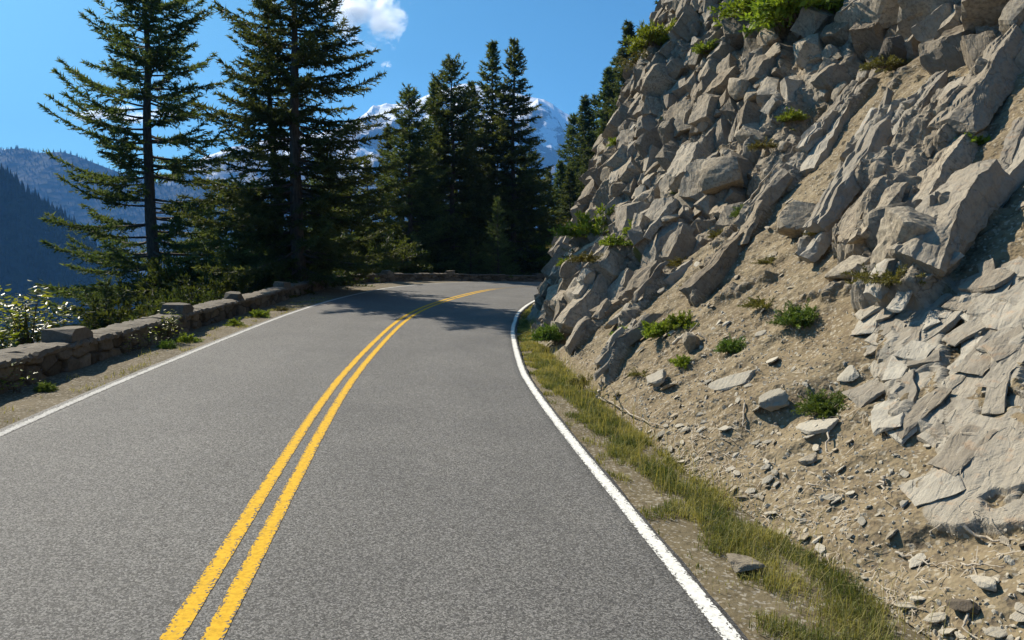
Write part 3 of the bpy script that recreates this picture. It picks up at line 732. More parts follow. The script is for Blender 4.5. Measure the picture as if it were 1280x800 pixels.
ridge('snow_mountain', [(-100, 330), (100, 285), (200, 228), (255, 197), (289, 183), (322, 176), (360, 170), (400, 168), (450, 152), (484, 134), (505, 128), (527, 122), (554, 111), (574, 105), (590, 104), (606, 108), (640, 113), (680, 124), (702, 138), (716, 146), (760, 166), (820, 190), (1000, 240), (1400, 300)],
      6600, M['snow'], 2600, 1200, 330, .0011, 121, n=420, m=130, fs=.50, label='snow-covered volcano standing behind the trees')
def distant_forest(ob, n, seed, xmax, mat, lab):
    rng = np.random.default_rng(seed); me = ob.data; co = np.empty(len(me.vertices) * 3, np.float32); me.vertices.foreach_get('co', co); co = co.reshape(-1, 3)
    k = rng.integers(0, len(co), n); p = co[k] + rng.normal(0, 4, (n, 3)) * np.array([1, 1, 0]); p = p[(p[:, 2] > FLOOR + 5) & (p[:, 0] < xmax)]; n = len(p)
    h = rng.uniform(11, 24, n); r = h * rng.uniform(.15, .22, n); t = np.arange(5) * 2 * math.pi / 5; V = np.zeros((n, 6, 3))
    V[:, :5, 0] = p[:, :1] + r[:, None] * np.cos(t); V[:, :5, 1] = p[:, 1:2] + r[:, None] * np.sin(t); V[:, :5, 2] = p[:, 2:] - 2; V[:, 5] = p; V[:, 5, 2] += h
    F = np.arange(n)[:, None, None] * 6 + np.array([[0, 1, 5], [1, 2, 5], [2, 3, 5], [3, 4, 5], [4, 0, 5]])[None]
    structure(mesh_np('distant_forest', V.reshape(-1, 3), F.reshape(-1, 3), mat), lab, 'stuff')
distant_forest(near_ridge, 12000, 15, 200, M['forest'], 'far conifer forest covering the dark mountainside')
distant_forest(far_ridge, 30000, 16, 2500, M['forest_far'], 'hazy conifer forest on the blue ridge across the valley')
# far hillside that carries the trees beyond the bend
def far_ground(x, y):
    x = np.asarray(x, float); y = np.asarray(y, float)
    t = x - 2.0 - (y - 62) * .10
    return -1.5 + np.where(t > 0, t * .95, t * .5) + (y - 62) * .06 + fbm(x * .09, y * .09, 0, 131, 4) * 2.0
X_, Y_ = np.meshgrid(np.linspace(-14, 75, 120), np.linspace(58, 150, 120), indexing='ij')
structure(mesh_np('far_hillside', np.stack([X_, Y_, far_ground(X_, Y_)], -1).reshape(-1, 3), grid_faces(120, 120, True), M['drop'], smooth=True), 'wooded hillside beyond the bend')

#@@PART2
# ------------------------------------------------------------------ stone guard wall
def wall(name, s0, s1, label, merlons, seed):
    root = empty(name, road(s0, wall_o(s0)))
    inv = -np.array(root.location)
    s = np.arange(s0, s1, .035 if s0 < 20 else .07); TH = .46; H = .31
    # section: front foot, front face, top, back
    prof = [(0, -.12)] + [(0, z) for z in np.linspace(-.05, H - .03, 18)] + [(-x, H) for x in np.linspace(.02, TH - .02, 10)] + [(-TH, z) for z in np.linspace(H - .03, -.5, 10)]
    prof = np.array(prof); S = np.repeat(s[:, None], len(prof), 1)
    U = np.broadcast_to(np.concatenate([[0], np.cumsum(np.hypot(*np.diff(prof, axis=0).T))])[None], S.shape)
    dx, dy, h, r1, r2, e = cells(S / .40 + fbm(S, U * 2, 0, seed, 3) * .3, U / .25 + fbm(S, U * 2, 5, seed, 3) * .3, seed)
    nrm = np.zeros_like(prof); nrm[:19, 0] = 1; nrm[19:29, 1] = 1; nrm[29:, 0] = -1
    disp = (h - .5) * .07 + dx * (r1 - .5) * .08 + dy * (r2 - .5) * .08 - .075 * np.exp(-e * 13) + fbm(S * 7, U * 7, 0, seed + 4, 3) * .02
    O = wall_o(s)[:, None] + prof[None, :, 0] + nrm[None, :, 0] * disp
    Z = prof[None, :, 1] + nrm[None, :, 1] * disp * .4 + fbm(S * .4, 0, 0, seed + 8, 3) * .05 * (prof[None, :, 1] > 0)
    P = road(S, O, Z) + inv
    mesh_np('wall_body', P.reshape(-1, 3), grid_faces(len(s), len(prof), True), M['wallbody'], root, attrs=dict(tone=r1, joint=np.exp(-e * 16)))
    rng = np.random.default_rng(seed)
    # coping: flat slabs of uneven length laid along the top
    B = Bag(); x = s0
    while x < s1 - .2:
        L = rng.uniform(.45, 1.0); n = 9
        gx = np.linspace(x + .008, min(x + L, s1) - .008, n)
        ring = np.array([(.035, .005), (.05, .05), (.03, .095), (-.16, .11), (-.34, .10), (-.50, .085), (-.51, .0), (-.2, -.02)])
        jit = rng.uniform(-.022, .022, (n, 8, 2)) + rng.uniform(-.02, .02, (1, 1, 2))
        Sg = np.repeat(gx[:, None], 8, 1); base = fbm(Sg * .4, 0, 0, seed + 8, 3) * .05
        Pq = road(Sg, wall_o(gx)[:, None] + ring[None, :, 0] + jit[..., 0], H - .02 + base + ring[None, :, 1] + jit[..., 1] * .8) + inv
        i = np.arange(n - 1)[:, None] * 8; j = np.arange(8)[None]; k = (j + 1) % 8
        F = np.stack([i + j, i + k, i + 8 + k, i + 8 + j], -1).reshape(-1, 4)
        B.add(Pq.reshape(-1, 3), F)
        for e in (0, (n - 1) * 8):
            f = np.array([[0, 1, 2, 7], [2, 3, 6, 7], [3, 4, 5, 6]]) + e + B.n - n * 8
            B.Q.append(f if e else f[:, ::-1])
        x += L
    V, F = B.out(); mesh_np('coping', V, F, M['wallstone'], root)
    for (ms, w, hh) in merlons:
        b = hull_block(rng, (w * .44, .24, hh * .68), .2, 4)
        c = road(ms, wall_o(ms) - .22, H + hh * .25); t = np.interp(ms, RS, RT)
        R = np.array([[math.sin(t), math.cos(t), 0], [math.cos(t), -math.sin(t), 0], [0, 0, 1]]).T
        mesh_np('raised_block', b[0] @ np.array([[math.sin(t), math.cos(t), 0], [-math.cos(t), math.sin(t), 0], [0, 0, 1]]) + c + inv, b[1], M['wallstone'], root)
    tag(root, label, 'stone wall'); return root

_ICO = {}
def ico(sub):
    if sub not in _ICO:
        import bmesh
        bm = bmesh.new(); bmesh.ops.create_icosphere(bm, subdivisions=sub, radius=1.0)
        _ICO[sub] = (np.array([v.co[:] for v in bm.verts]), np.array([[v.index for v in f.verts] for f in bm.faces])); bm.free()
    return _ICO[sub]
def boulder_np(rng, planes=12, rough=.05, sub=4, flat=None):
    V, F = ico(sub); n = rng.normal(size=(planes, 3)); n /= np.linalg.norm(n, axis=1, keepdims=True)
    h = rng.uniform(.58, .95, planes)
    if flat: n = np.concatenate([n, [[0, 0, 1], [0, 0, -1]]]); h = np.concatenate([h, [flat, flat]])
    dn = V @ n.T; r = np.min(np.where(dn > .05, h / np.maximum(dn, .05), 9), 1); r = np.minimum(r, 1.7)
    sd = int(rng.integers(1000)); r = r * (1 + fbm(V[:, 0] * 2.5, V[:, 1] * 2.5, V[:, 2] * 2.5, sd, 5, .6) * rough * 2)
    return V * r[:, None], F

wall('stone_guard_wall', -8, 31.4, 'long crenellated dry stone wall beside the left lane from the foreground to the bend',
     [(-2.5, .8, .3), (3.6, .8, .3), (9.5, .80, .28), (14.0, .8, .30), (18.0, .6, .26), (22.6, .7, .26), (27.3, .75, .30)], 201)
wall('stone_guard_wall', 32.0, 66, 'dark stone wall running round the outside of the bend under the tall firs',
     [(36, .8, .28), (41, .8, .28), (46.3, .8, .28), (51, .8, .28)], 221)

# ------------------------------------------------------------------ stones on the slope
def stone_mesh(name, seed, size, mat, planes=12, rough=.06, flat=None, sub=4, link=False):
    rng = np.random.default_rng(seed); V, F = boulder_np(rng, planes, rough, sub, flat)
    return mesh_np(name, V * np.array(size), F, mat, link=link)
def put_on_slope(o, s, q, sink=.3, tilt=None, rz=0.0, height=.1, align=.8):
    s = np.float64(s); q = np.float64(q); p = hill_surf(s, q); n = hill_normal(s, q) * align + np.array([0, 0, 1 - align])
    n = Vector(n.tolist()).normalized()
    o.location = Vector(p.tolist()) + n * height * (1 - 2 * sink)
    e = n.to_track_quat('Z', 'Y'); 
    from mathutils import Quaternion
    o.rotation_mode = 'QUATERNION'; o.rotation_quaternion = e @ Quaternion((0, 0, 1), rz) @ (Quaternion((1, 0, 0), tilt) if tilt else Quaternion())
def stone(label, s, q, size, mat='rock', seed=1, sink=.25, rz=0.0, tilt=None, flat=None, planes=11, cat='stone', align=.8, name='stone'):
    o = stone_mesh(name, seed, size, M[mat], planes, flat=flat, link=True)
    put_on_slope(o, s, q, sink, tilt, rz, size[2], align); tag(o, label, cat); return o
stone('pale rounded stone block sitting upright on bare soil below the round green bushes', 4.05, 1.05, (.16, .13, .085), 'palestone', 333, .2, 2.2, None, .8, 12)
stone('long white slab of stone tilted on the bare soil left of the pale stone block', 5.1, 1.2, (.21, .09, .06), 'palestone', 302, 0, 1.0, .35, .5)
stone('flat pale flake wedged under the bright round bush nearest the road', 3.3, 1.02, (.14, .1, .04), 'palestone', 303, .2, .3, None, .5)
stone('small grey flake lying alone below the pale stone block', 3.05, .70, (.10, .055, .04), 'rock', 304, .2, 1.1, .2, .6)
stone('thin pale flake lying on soil right of the round bush', 3.75, 1.70, (.09, .07, .035), 'palestone', 305, .1, .2, .3, .5)
stone('smooth bluish grey flake on the soil at the right edge near the curved stick', 1.0, .45, (.065, .05, .035), 'palestone', 306, .2, .5)
stone('dark brown stone on the soil near the lower right corner', .92, .26, (.07, .05, .04), 'darkstone', 307, .2, .2)
stone('pale cracked stone at the slope foot below the tall bright bush', 6.6, .70, (.17, .12, .09), 'palestone', 308, .2, .7)
stone('grey weathered block beside a white broken branch', 7.0, 1.45, (.13, .13, .15), 'rock', 309, .1, .2)
stone('square tan block lodged at the foot of the nose of rock', 12.6, 1.6, (.28, .2, .18), 'rock', 310, .15, .5)
stone('dark angular block with a black shaded face above the soil gully', 8.0, 4.15, (.30, .22, .26), 'rock', 311, .3, .8, .3, None, 7)
stone('grey angular block leaning right of the dark shaded block', 6.8, 4.1, (.22, .16, .22), 'rock', 312, .3, .3, .4, None, 7)
stone('dark leaning wedge standing alone below the big boulders at the top', 11.5, 8.8, (.24, .20, .40), 'darkstone', 313, .2, .3)
stone('big brown boulder under the upper edge of the slope, left of two', 12.9, 10.1, (.72, .6, .62), 'rock', 314, .25, .4, None, None, 7, 'boulder', .4)
stone('biggest boulder at the top of the slope right of the brown one', 11.4, 9.9, (.72, .6, .70), 'rock', 315, .25, 1.1, None, None, 7, 'boulder', .4)
stone('grey boulder at the upper right corner of the slope', 9.4, 9.1, (.6, .5, .52), 'rock', 316, .25, 2.1, None, None, 7, 'boulder', .4)
stone('big dark wedge of rock with a black overhang above the sprawling bush', 4.35, 3.25, (.30, .24, .36), 'rock', 317, .35, .5, .4, None, 7, 'boulder')
stone('grey block with broken curved face beside the dark overhang', 5.5, 3.95, (.30, .26, .26), 'rock', 318, .4, 1.5, .2, None, 7, 'boulder')
stone('layered grey block half buried left of the sprawling bush', 5.45, 3.1, (.30, .20, .20), 'rock', 319, .25, .6, .3, .6, 10)
stone('white sunlit flake of stone high among the cliff blocks', 17.6, 4.9, (.22, .30, .10), 'palestone', 320, .0, .4, .6, .4)
stone('white stone tucked in the shrub on the nose of rock', 17.9, 2.9, (.22, .2, .22), 'palestone', 321, .1, .2)
# grey stone on the grass verge
o = stone_mesh('stone', 322, (.13, .09, .055), M['rock'], flat=.55, link=True); o.location = road(1.9, 3.42, .0); o.rotation_euler = (.1, .05, .4)
tag(o, 'grey flat stone lying in the grass verge beside the white edge line', 'stone')
rng = np.random.default_rng(77)
protos = [stone_mesh('boulder', 400 + i, (1, rng.uniform(.6, .9), rng.uniform(.5, .85)), M['rock'], int(rng.integers(6, 9)), .05) for i in range(9)]
def scatter(name, protos, n, sampler, sizer, label, cat, group, sink=.35, align=.7, rot=True, soil_only=False):
    for i in range(n):
        s, q = sampler()
        if soil_only:
            while relief(np.float64(s), np.float64(q))[1] > .4: s, q = sampler()
        o = protos[i % len(protos)].copy(); o.name = name; COL.objects.link(o)
        z = sizer(s, q); o.scale = (z, z, z) if np.isscalar(z) else z
        put_on_slope(o, s, q, sink, rng.uniform(-.5, .5) if rot else None, rng.uniform(0, 6.28), (z if np.isscalar(z) else z[2]) * .7, align)
        tag(o, label, cat, group)
scatter('boulder', protos, 105, lambda: (rng.uniform(12.4, 32), rng.uniform(.6, 13.5)), lambda s, q: float(rng.choice([.14, .2, .28, .38], p=[.35, .35, .22, .08])) * (1 + .012 * s),
        'angular grey boulder wedged in the broken cliff above the bend', 'boulder', 'boulders wedged in the broken cliff', .4, .6)
scatter('boulder', protos, 26, lambda: (lambda s: (s, 9.6 - (12.65 - s) * .34 + rng.uniform(-.2, 2.0)))(rng.uniform(7.5, 13)), lambda s, q: float(rng.uniform(.15, .36)),
        'brown block in the band of boulders along the top of the bare slope', 'boulder', 'boulders along the top of the bare slope', .35, .5)
sp = [stone_mesh('stone', 430 + i, (1, rng.uniform(.5, .85), rng.uniform(.25, .5)), M['palestone' if i % 5 else 'rock'], 9, .04, .45, 3) for i in range(7)]
scatter('stone', sp, 130, lambda: (0.4 + 5.6 * rng.random() ** 1.3, .05 + 1.3 * rng.random() ** 1.6), lambda s, q: float(rng.uniform(.018, .055)),
        'small pale broken flake among the scree at the slope foot', 'stone', 'loose flakes of stone at the slope foot', .15, .9, True, True)
scatter('stone', sp, 70, lambda: (rng.uniform(3, 11.5), rng.uniform(.2, 5)), lambda s, q: float(rng.uniform(.025, .085)),
        'loose stone on the bare soil higher up the slope', 'stone', 'loose stones on the bare soil', .2, .9, True, True)
def scree():
    rng = np.random.default_rng(9); V0, F0 = ico(1); B = Bag(); n = 6500
    s = np.concatenate([.2 + 7 * rng.random(4500) ** 1.5, rng.uniform(2, 12, 2000)]); q = np.concatenate([.0 + 2.2 * rng.random(4500) ** 1.7, rng.uniform(0, 6, 2000)])
    p = hill_surf(s, q); keep = relief(s, q)[1] < .6; sz = rng.lognormal(math.log(.011), .45, n) * (1 + s * .05)
    Vs = []; Fs = []; c = 0
    for i in np.nonzero(keep)[0]:
        A = rng.normal(size=(3, 3)); Q, _ = np.linalg.qr(A)
        Vs.append((V0 * rng.uniform(.7, 1.1, (len(V0), 1)) * np.array([1, .75, .35]) * sz[i]) @ Q + p[i]); Fs.append(F0 + c); c += len(V0)
    structure(mesh_np('scree', np.concatenate(Vs), np.concatenate(Fs), M['palestone']), 'fine stony litter over the bare soil', 'stuff')
scree()

# ------------------------------------------------------------------ grass verge
def blades(name, s, o, h, w, rng, lean, base_dz=-.05, mat='grass', tone=None, label=None):
    n = len(s); p = road(s, o, base_dz)
    az = rng.uniform(0, 2 * math.pi, n); ln = rng.normal(0, lean, n); d = np.stack([np.cos(az), np.sin(az), 0 * az], 1); sd = np.stack([-np.sin(az), np.cos(az), 0 * az], 1)
    up = np.array([0, 0, 1.]); h = h[:, None]; w = w[:, None]; ln = np.abs(ln)[:, None]
    m = p + up * h * .55 + d * h * ln * .35; t = p + up * h * (1 - .25 * ln) + d * h * ln * 1.0
    V = np.stack([p - sd * w, p + sd * w, m + sd * w * .8, m - sd * w * .8, t], 1).reshape(-1, 3)
    i = np.arange(n)[:, None] * 5
    tone = np.repeat(tone if tone is not None else rng.random(n), 5)
    ob = mesh_np(name, V, [i + np.array([[0, 1, 2, 3]]), i + np.array([[3, 2, 4]])], M[mat], attrs=dict(tone=tone))
    return ob
def verge_grass():
    rng = np.random.default_rng(5)
    N_ = 190000; s = -1.5 + 40 * rng.random(N_) ** 1.9; e0 = wr(s) + .12; e1 = np.interp(s, TOS, TOV) + .42
    f = rng.random(N_); o = e0 + (e1 - e0) * f
    cl = fbm(s * 1.9, o * 2.6, 0, 15, 4) + .25 * np.sin(np.pi * f) - np.where(f < .3, .16 * (1 - f / .3), 0) - np.where(f > .8, .3 * (f - .8) / .2, 0)
    keep = cl > rng.normal(.065, .09, N_) + .05 * (s < 4); s, o, cl = s[keep], o[keep], cl[keep]; n = len(s)
    tone = np.clip(.42 + fbm(s * 1.5, o * 2.4, 4, 16, 3) * 1.5 + rng.normal(0, .2, n) - (s > 10) * -.1, 0, 1)
    h = (.03 + .085 * np.clip(cl + .2, 0, 1) * rng.uniform(.4, 1.5, n)) * (1 + .3 * (s > 8)); w = .0022 * (1 + s * .12) * rng.uniform(.6, 1.3, n)
    ob = blades('verge_grass', s, o, h, w, rng, .65, tone=tone)
    structure(ob, 'green and straw-coloured grass between the edge line and the slope', 'stuff')
    # tall straw stems
    n = 2600; s = -1 + 30 * rng.random(n) ** 1.6; e0 = wr(s) + .45; e1 = np.interp(s, TOS, TOV) + .3; o = e0 + (e1 - e0) * rng.random(n)
    ob = blades('straw_stems', s, o, rng.uniform(.15, .42, n), .0016 * (1 + s * .12) * np.ones(n), rng, .7, tone=rng.uniform(.85, 1.1, n))
    structure(ob, 'thin dry straw stems standing in the verge grass', 'stuff')
verge_grass()

def shoulder_grass():
    rng = np.random.default_rng(6); n = 9000; s = 2 + 22 * rng.random(n); o = -(wl(s) + .14 + .85 * rng.random(n))
    keep = fbm(s * 1.6, o * 2.5, 0, 18, 3) > rng.normal(.18, .06, n); s, o = s[keep], o[keep]; n = len(s)
    ob = blades('shoulder_grass', s, o, rng.uniform(.03, .09, n), .002 * (1 + s * .1) * rng.uniform(.6, 1.3, n), rng, .8, -.045, tone=np.clip(rng.normal(.75, .25, n), 0, 1.1))
    structure(ob, 'sparse dry grass on the gravel beside the stone wall', 'stuff')
shoulder_grass()
def twig_litter():
    rng = np.random.default_rng(12); n = 1500; s = np.concatenate([1 + 3.5 * rng.random(n // 2), 4 + 7.5 * rng.random(n - n // 2)]); q = 1.6 * rng.random(n) ** 1.8
    k = (fbm(s * 1.1, q * 1.5, 2, 19, 3) > rng.normal(.05, .1, n)); s, q = s[k], q[k]; p = hill_surf(s, q); nn = hill_normal(s, q); m = len(s)
    d = rng.normal(size=(m, 3)); d -= nn * (d * nn).sum(1, keepdims=True) * .75; d /= np.linalg.norm(d, axis=1, keepdims=True)
    L = rng.lognormal(math.log(.09), .5, m)[:, None] * (1 + .05 * s[:, None]); w = np.cross(d, nn) * .0028 * (1 + .1 * s[:, None]); h = nn * .012; bend = rng.normal(0, .18, (m, 1)) * np.cross(d, nn) * L
    V = np.stack([p + h - d * L * .5 - w, p + h - d * L * .5 + w, p + h * 2 + bend + w, p + h * 2 + bend - w, p + h + d * L * .5], 1).reshape(-1, 3); i = np.arange(m)[:, None] * 5
    structure(mesh_np('twig_litter', V, [i + np.array([[0, 1, 2, 3]]), i + np.array([[3, 2, 4]])], M['deadwood']), 'fine dry stems and roots strewn over the slope foot', 'stuff')
twig_litter()

# ------------------------------------------------------------------ bushes and leafy shrubs
def leaf_cloud(rng, n, rad, leaf, lw=.5, shell=.55, up=.3, lumps=7, flatz=1.0):
    """leaf-sized faces spread in an uneven lumpy volume"""
    c = rng.normal(size=(lumps, 3)); c /= np.linalg.norm(c, axis=1, keepdims=True); c *= rng.uniform(.2, .62, (lumps, 1)); c[:, 2] = np.abs(c[:, 2]) * .9
    k = rng.integers(0, lumps, n); d = rng.normal(size=(n, 3)); d /= np.linalg.norm(d, axis=1, keepdims=True)
    r = (shell + (1 - shell) * rng.random(n)) * rng.uniform(.30, .52, lumps)[k]
    p = (c[k] + d * r[:, None]); p[:, 2] = np.maximum(p[:, 2] + .12, .0 + rng.random(n) * .1)
    p = p * np.array([1, 1, flatz]) * rad
    a = d * .8 + rng.normal(size=(n, 3)) * .6 + np.array([0, 0, up]); a /= np.linalg.norm(a, axis=1, keepdims=True)
    b = np.cross(a, rng.normal(size=(n, 3))); b /= np.linalg.norm(b, axis=1, keepdims=True)
    L = (leaf * rng.uniform(.6, 1.3, n))[:, None]; W = L * lw * .5
    V = np.stack([p, p + a * L * .5 + b * W, p + a * L, p + a * L * .5 - b * W], 1).reshape(-1, 3)
    i = np.arange(n)[:, None] * 4
    tone = np.repeat(np.clip(rng.normal(.5, .22, n) + (rng.random(lumps)[k] - .5) * .4, 0, 1), 4)
    return V, i + np.array([[0, 1, 2, 3]]), tone
def sprig_np(rng, n, rad, flatz, sprigs, leaf, lw, spread):
    """a bush as many leafy sprigs growing out of one root, some long and some bare, so its outline stays ragged"""
    B = Bag(); PP, AA, TT = [], [], []; per = max(4, n // sprigs)
    for _ in range(sprigs):
        az = rng.uniform(0, 6.283); el = math.asin(rng.uniform(.0, 1) ** (1 / (1 + spread * .3))) if rng.random() < .8 else rng.uniform(-.05, .5)
        L = rad * rng.choice([rng.uniform(.45, .8), rng.uniform(.75, 1.0), rng.uniform(.95, 1.3)], p=[.45, .43, .12])
        d = np.array([math.cos(az) * math.cos(el), math.sin(az) * math.cos(el), math.sin(el) * flatz]); t = np.linspace(0, 1, 6)
        root = np.array([math.cos(az), math.sin(az), 0]) * rad * rng.uniform(0, .35) * spread
        P = root + d * (L * t)[:, None] + np.array([0, 0, -.16 * L]) * (t ** 2)[:, None] + rng.normal(0, .025 * rad, (6, 3)) * t[:, None]; P[0, 2] = -.06 * rad
        B.add(*tube_np(P, rad * .014 * (1.1 - t), 4))
        u = 1 - rng.random(per) ** 1.2 * .8; PP.append(np.stack([np.interp(u, t, P[:, k]) for k in range(3)], 1)); tone = np.clip(rng.normal(.5, .22), 0, 1)
        a = d * .9 + rng.normal(size=(per, 3)) * .75 + np.array([0, 0, .15]); AA.append(a / np.linalg.norm(a, axis=1, keepdims=True)); TT.append(np.clip(tone + rng.normal(0, .14, per), 0, 1))
    p, a, tone = np.concatenate(PP), np.concatenate(AA), np.concatenate(TT); m = len(p); p = p + rng.normal(0, leaf * .2, (m, 3)); p[:, 2] = np.maximum(p[:, 2], -.03 * rad)
    b = np.cross(a, rng.normal(size=(m, 3))); b /= np.linalg.norm(b, axis=1, keepdims=True)
    Lf = (leaf * rng.uniform(.55, 1.35, m))[:, None]; W = Lf * lw * .5
    V = np.stack([p, p + a * Lf * .5 + b * W, p + a * Lf, p + a * Lf * .5 - b * W], 1).reshape(-1, 3)
    return (V, np.arange(m)[:, None] * 4 + np.array([[0, 1, 2, 3]]), np.repeat(tone, 4)), B.out()
def bush_proto(seed, rad, n, leaf, lw, mat, flatz=.9, sprigs=70, spread=1.0):
    rng = np.random.default_rng(seed)
    root = bpy.data.objects.new('bush', None); root.empty_display_size = .1; COL.objects.link(root)
    (V, F, t), (Vs, Fs) = sprig_np(rng, n, rad, flatz, sprigs, leaf, lw, spread)
    f = mesh_np('foliage', V, F, M[mat], root, attrs=dict(tone=t))
    st = mesh_np('stems', Vs, Fs, M['twig'], root, smooth=True)
    KIDS[root.as_pointer()] = [f, st]; return root
KIDS = {}
def instance(root, name, loc, scale, rz=0.0):
    first = 'label' not in root and root not in USED
    if first: o = root; USED.append(root)
    else:
        o = root.copy(); COL.objects.link(o)
        for k in ('label', 'group', 'category'):
            if k in o: del o[k]
        for ch in KIDS[root.as_pointer()]:
            d = ch.copy(); COL.objects.link(d); d.parent = o
    if first: KIDS_ALIAS = None
    o.location = loc; o.scale = scale if hasattr(scale, '__len__') else (scale,) * 3; o.rotation_euler = (0, 0, rz)
    return o
USED = []
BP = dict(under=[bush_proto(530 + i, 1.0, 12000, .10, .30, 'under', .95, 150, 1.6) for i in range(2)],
          green=[bush_proto(500 + i, .9, 9500, .12, .30, 'bush', 1.0, 230, .9) for i in range(2)],
          bright=[bush_proto(510 + i, 1.0, 4600, .15, .36, 'bush_bright', .9, 70, 1.2) for i in range(2)],
          olive=[bush_proto(520 + i, 1.0, 3000, .14, .26, 'bush_olive', .75, 60, 1.5) for i in range(2)])
BUSHES = [  # s, q, radius, kind, label
    (5.40, 2.25, .25, 'green', 'dense dark green round bush high on the bare soil'),
    (3.60, 1.30, .24, 'green', 'bright round green bush nearest the road on the bare soil'),
    (6.20, 1.65, .19, 'green', 'small round green bush left of the dark dense one, lower down the soil'),
    (6.65, 2.45, .22, 'olive', 'low olive bush in the soil above the two round green bushes'),
    (8.05, 3.35, .18, 'olive', 'thin yellowish tuft in the soil gully below the dark shaded block'),
    (4.42, 2.78, .27, 'olive', 'sprawling olive bush under the big dark overhanging rock'),
    (4.05, 2.72, .20, 'olive', 'right end bush of the sprawl touching the dark overhang'),
    (6.50, 5.75, .21, 'bright', 'yellow-green bush on the grey ribs near the right edge'),
    (11.55, 8.5, .26, 'olive', 'dry yellowish tuft between the dark wedge and the boulders above'),
    (8.40, 1.50, .30, 'bright', 'tall bright green bush against the lower grey rib'),
    (8.15, 1.75, .24, 'bright', 'upper clump growing on top of the tall bright bush'),
    (6.70, 1.15, .17, 'bright', 'small bright leafy plant right of the tall bright bush'),
    (9.60, 1.15, .20, 'bright', 'yellow-green bush hugging the rock rib left of the tall bright one'),
    (7.45, .70, .16, 'olive', 'small olive tuft at the slope foot above the cracked pale stone'),
    (9.50, 2.60, .18, 'olive', 'olive tuft beside the narrow dark rib in the soil'),
    (11.75, 3.15, .24, 'olive', 'mossy olive bush at the border of cliff and soil'),
    (11.70, 4.10, .22, 'olive', 'olive bush below the pale rib in the upper gully'),
    (11.65, 4.70, .24, 'green', 'darker green bush at the top of the upper gully'),
    (13.95, 2.90, .24, 'bright', 'bright tuft in a ledge of the nose of rock'),
    (14.00, 2.20, .28, 'olive', 'spreading olive bush low on the nose of rock'),
    (19.10, 3.40, .62, 'bright', 'large pale green shrub on the edge of the nose of rock'),
    (18.3, 2.75, .50, 'olive', 'loose olive shrub hanging below the large pale green one'),
    (14.15, 3.50, .26, 'bright', 'small bright clump between two dark cliff blocks'),
    (21.45, 9.60, .60, 'bright', 'mossy yellow-green shrub covering the upper cliff edge'),
    (24.5, 9.7, .55, 'olive', 'olive shrub at the skyline of the upper cliff'),
    (18.80, 9.50, .28, 'bright', 'little bright tuft on a block of the upper cliff'),
    (15.25, 10.2, .95, 'bright', 'biggest bright green bush at the top of the cliff'),
    (16.0, 10.7, .8, 'green', 'dark green bush behind the biggest bright one at the top'),
    (17.90, 10.8, .75, 'bright', 'pale green bush at the top left of the biggest bright one'),
    (12.65, 10.6, .45, 'olive', 'olive brush growing over the brown boulder at the top'),
    (7.20, 3.85, .18, 'olive', 'little tuft between the two angular blocks in mid slope'),
    (16.65, 2.15, .26, 'bright', 'bright tuft low on the outer edge of the nose'),
    (26.0, 2.5, .32, 'olive', 'olive tuft on the far edge of the nose of rock'),
    (12.85, 6.35, .22, 'olive', 'thin dry bush under the blocks in the middle of the cliff border'),
    (13.1, 7.3, .20, 'bright', 'small green tuft high on the cliff border'),
    (22.8, 6.5, .26, 'bright', 'bright moss tuft on the skyline of the middle cliff'),
    (9.0, .12, .22, 'olive', 'dry brushy tuft at the very foot of the slope by the white stub'),
    (13.3, .25, .30, 'green', 'dark shrub in the shaded cleft at the foot of the nose'),
]
for i, (s, q, r, kind, lab) in enumerate(BUSHES):
    p = hill_surf(np.float64(s), np.float64(q)); sc = r * 1.12
    if s > 11.9 or q > 8: p = p + hill_normal(np.float64(s), np.float64(q)) * .26; sc *= 1.2
    o = instance(BP[kind][i % 2], 'bush', Vector(p.tolist()) - Vector((0, 0, .08 * r)), (sc, sc, sc * random.Random(i).uniform(.85, 1.15)), i * 1.7)
    tag(o, lab, 'bush')
# weeds on the left shoulder
WEEDS = [(12.6, .66, .17, 'bright', 'low green weed on the gravel below the leafy sapling'), (11.7, .72, .15, 'green', 'small dark weed at the wall foot left of the leafy sapling'),
         (15.6, .62, .18, 'bright', 'flat yellow-green weed patch on the gravel beyond the sapling'), (17.6, .62, .22, 'bright', 'wide low weed patch on the gravel in the middle of the wall'),
         (19.4, .60, .18, 'olive', 'dry weed patch on the gravel just before the tree shadow'), (7.6, .75, .12, 'green', 'tiny weed in the wall shadow under the first raised block'),
         (5.4, .8, .14, 'olive', 'tiny dry weed in the wall shadow at the left edge')]
for i, (s, d, r, kind, lab) in enumerate(WEEDS):
    o = instance(BP[kind][i % 2], 'weed', Vector(road(s, -(wl(s) + d), -.04).tolist()), (r * 1.2, r * 1.2, r * 1.25), i * 2.1); o.name = 'weed'; tag(o, lab, 'weed')

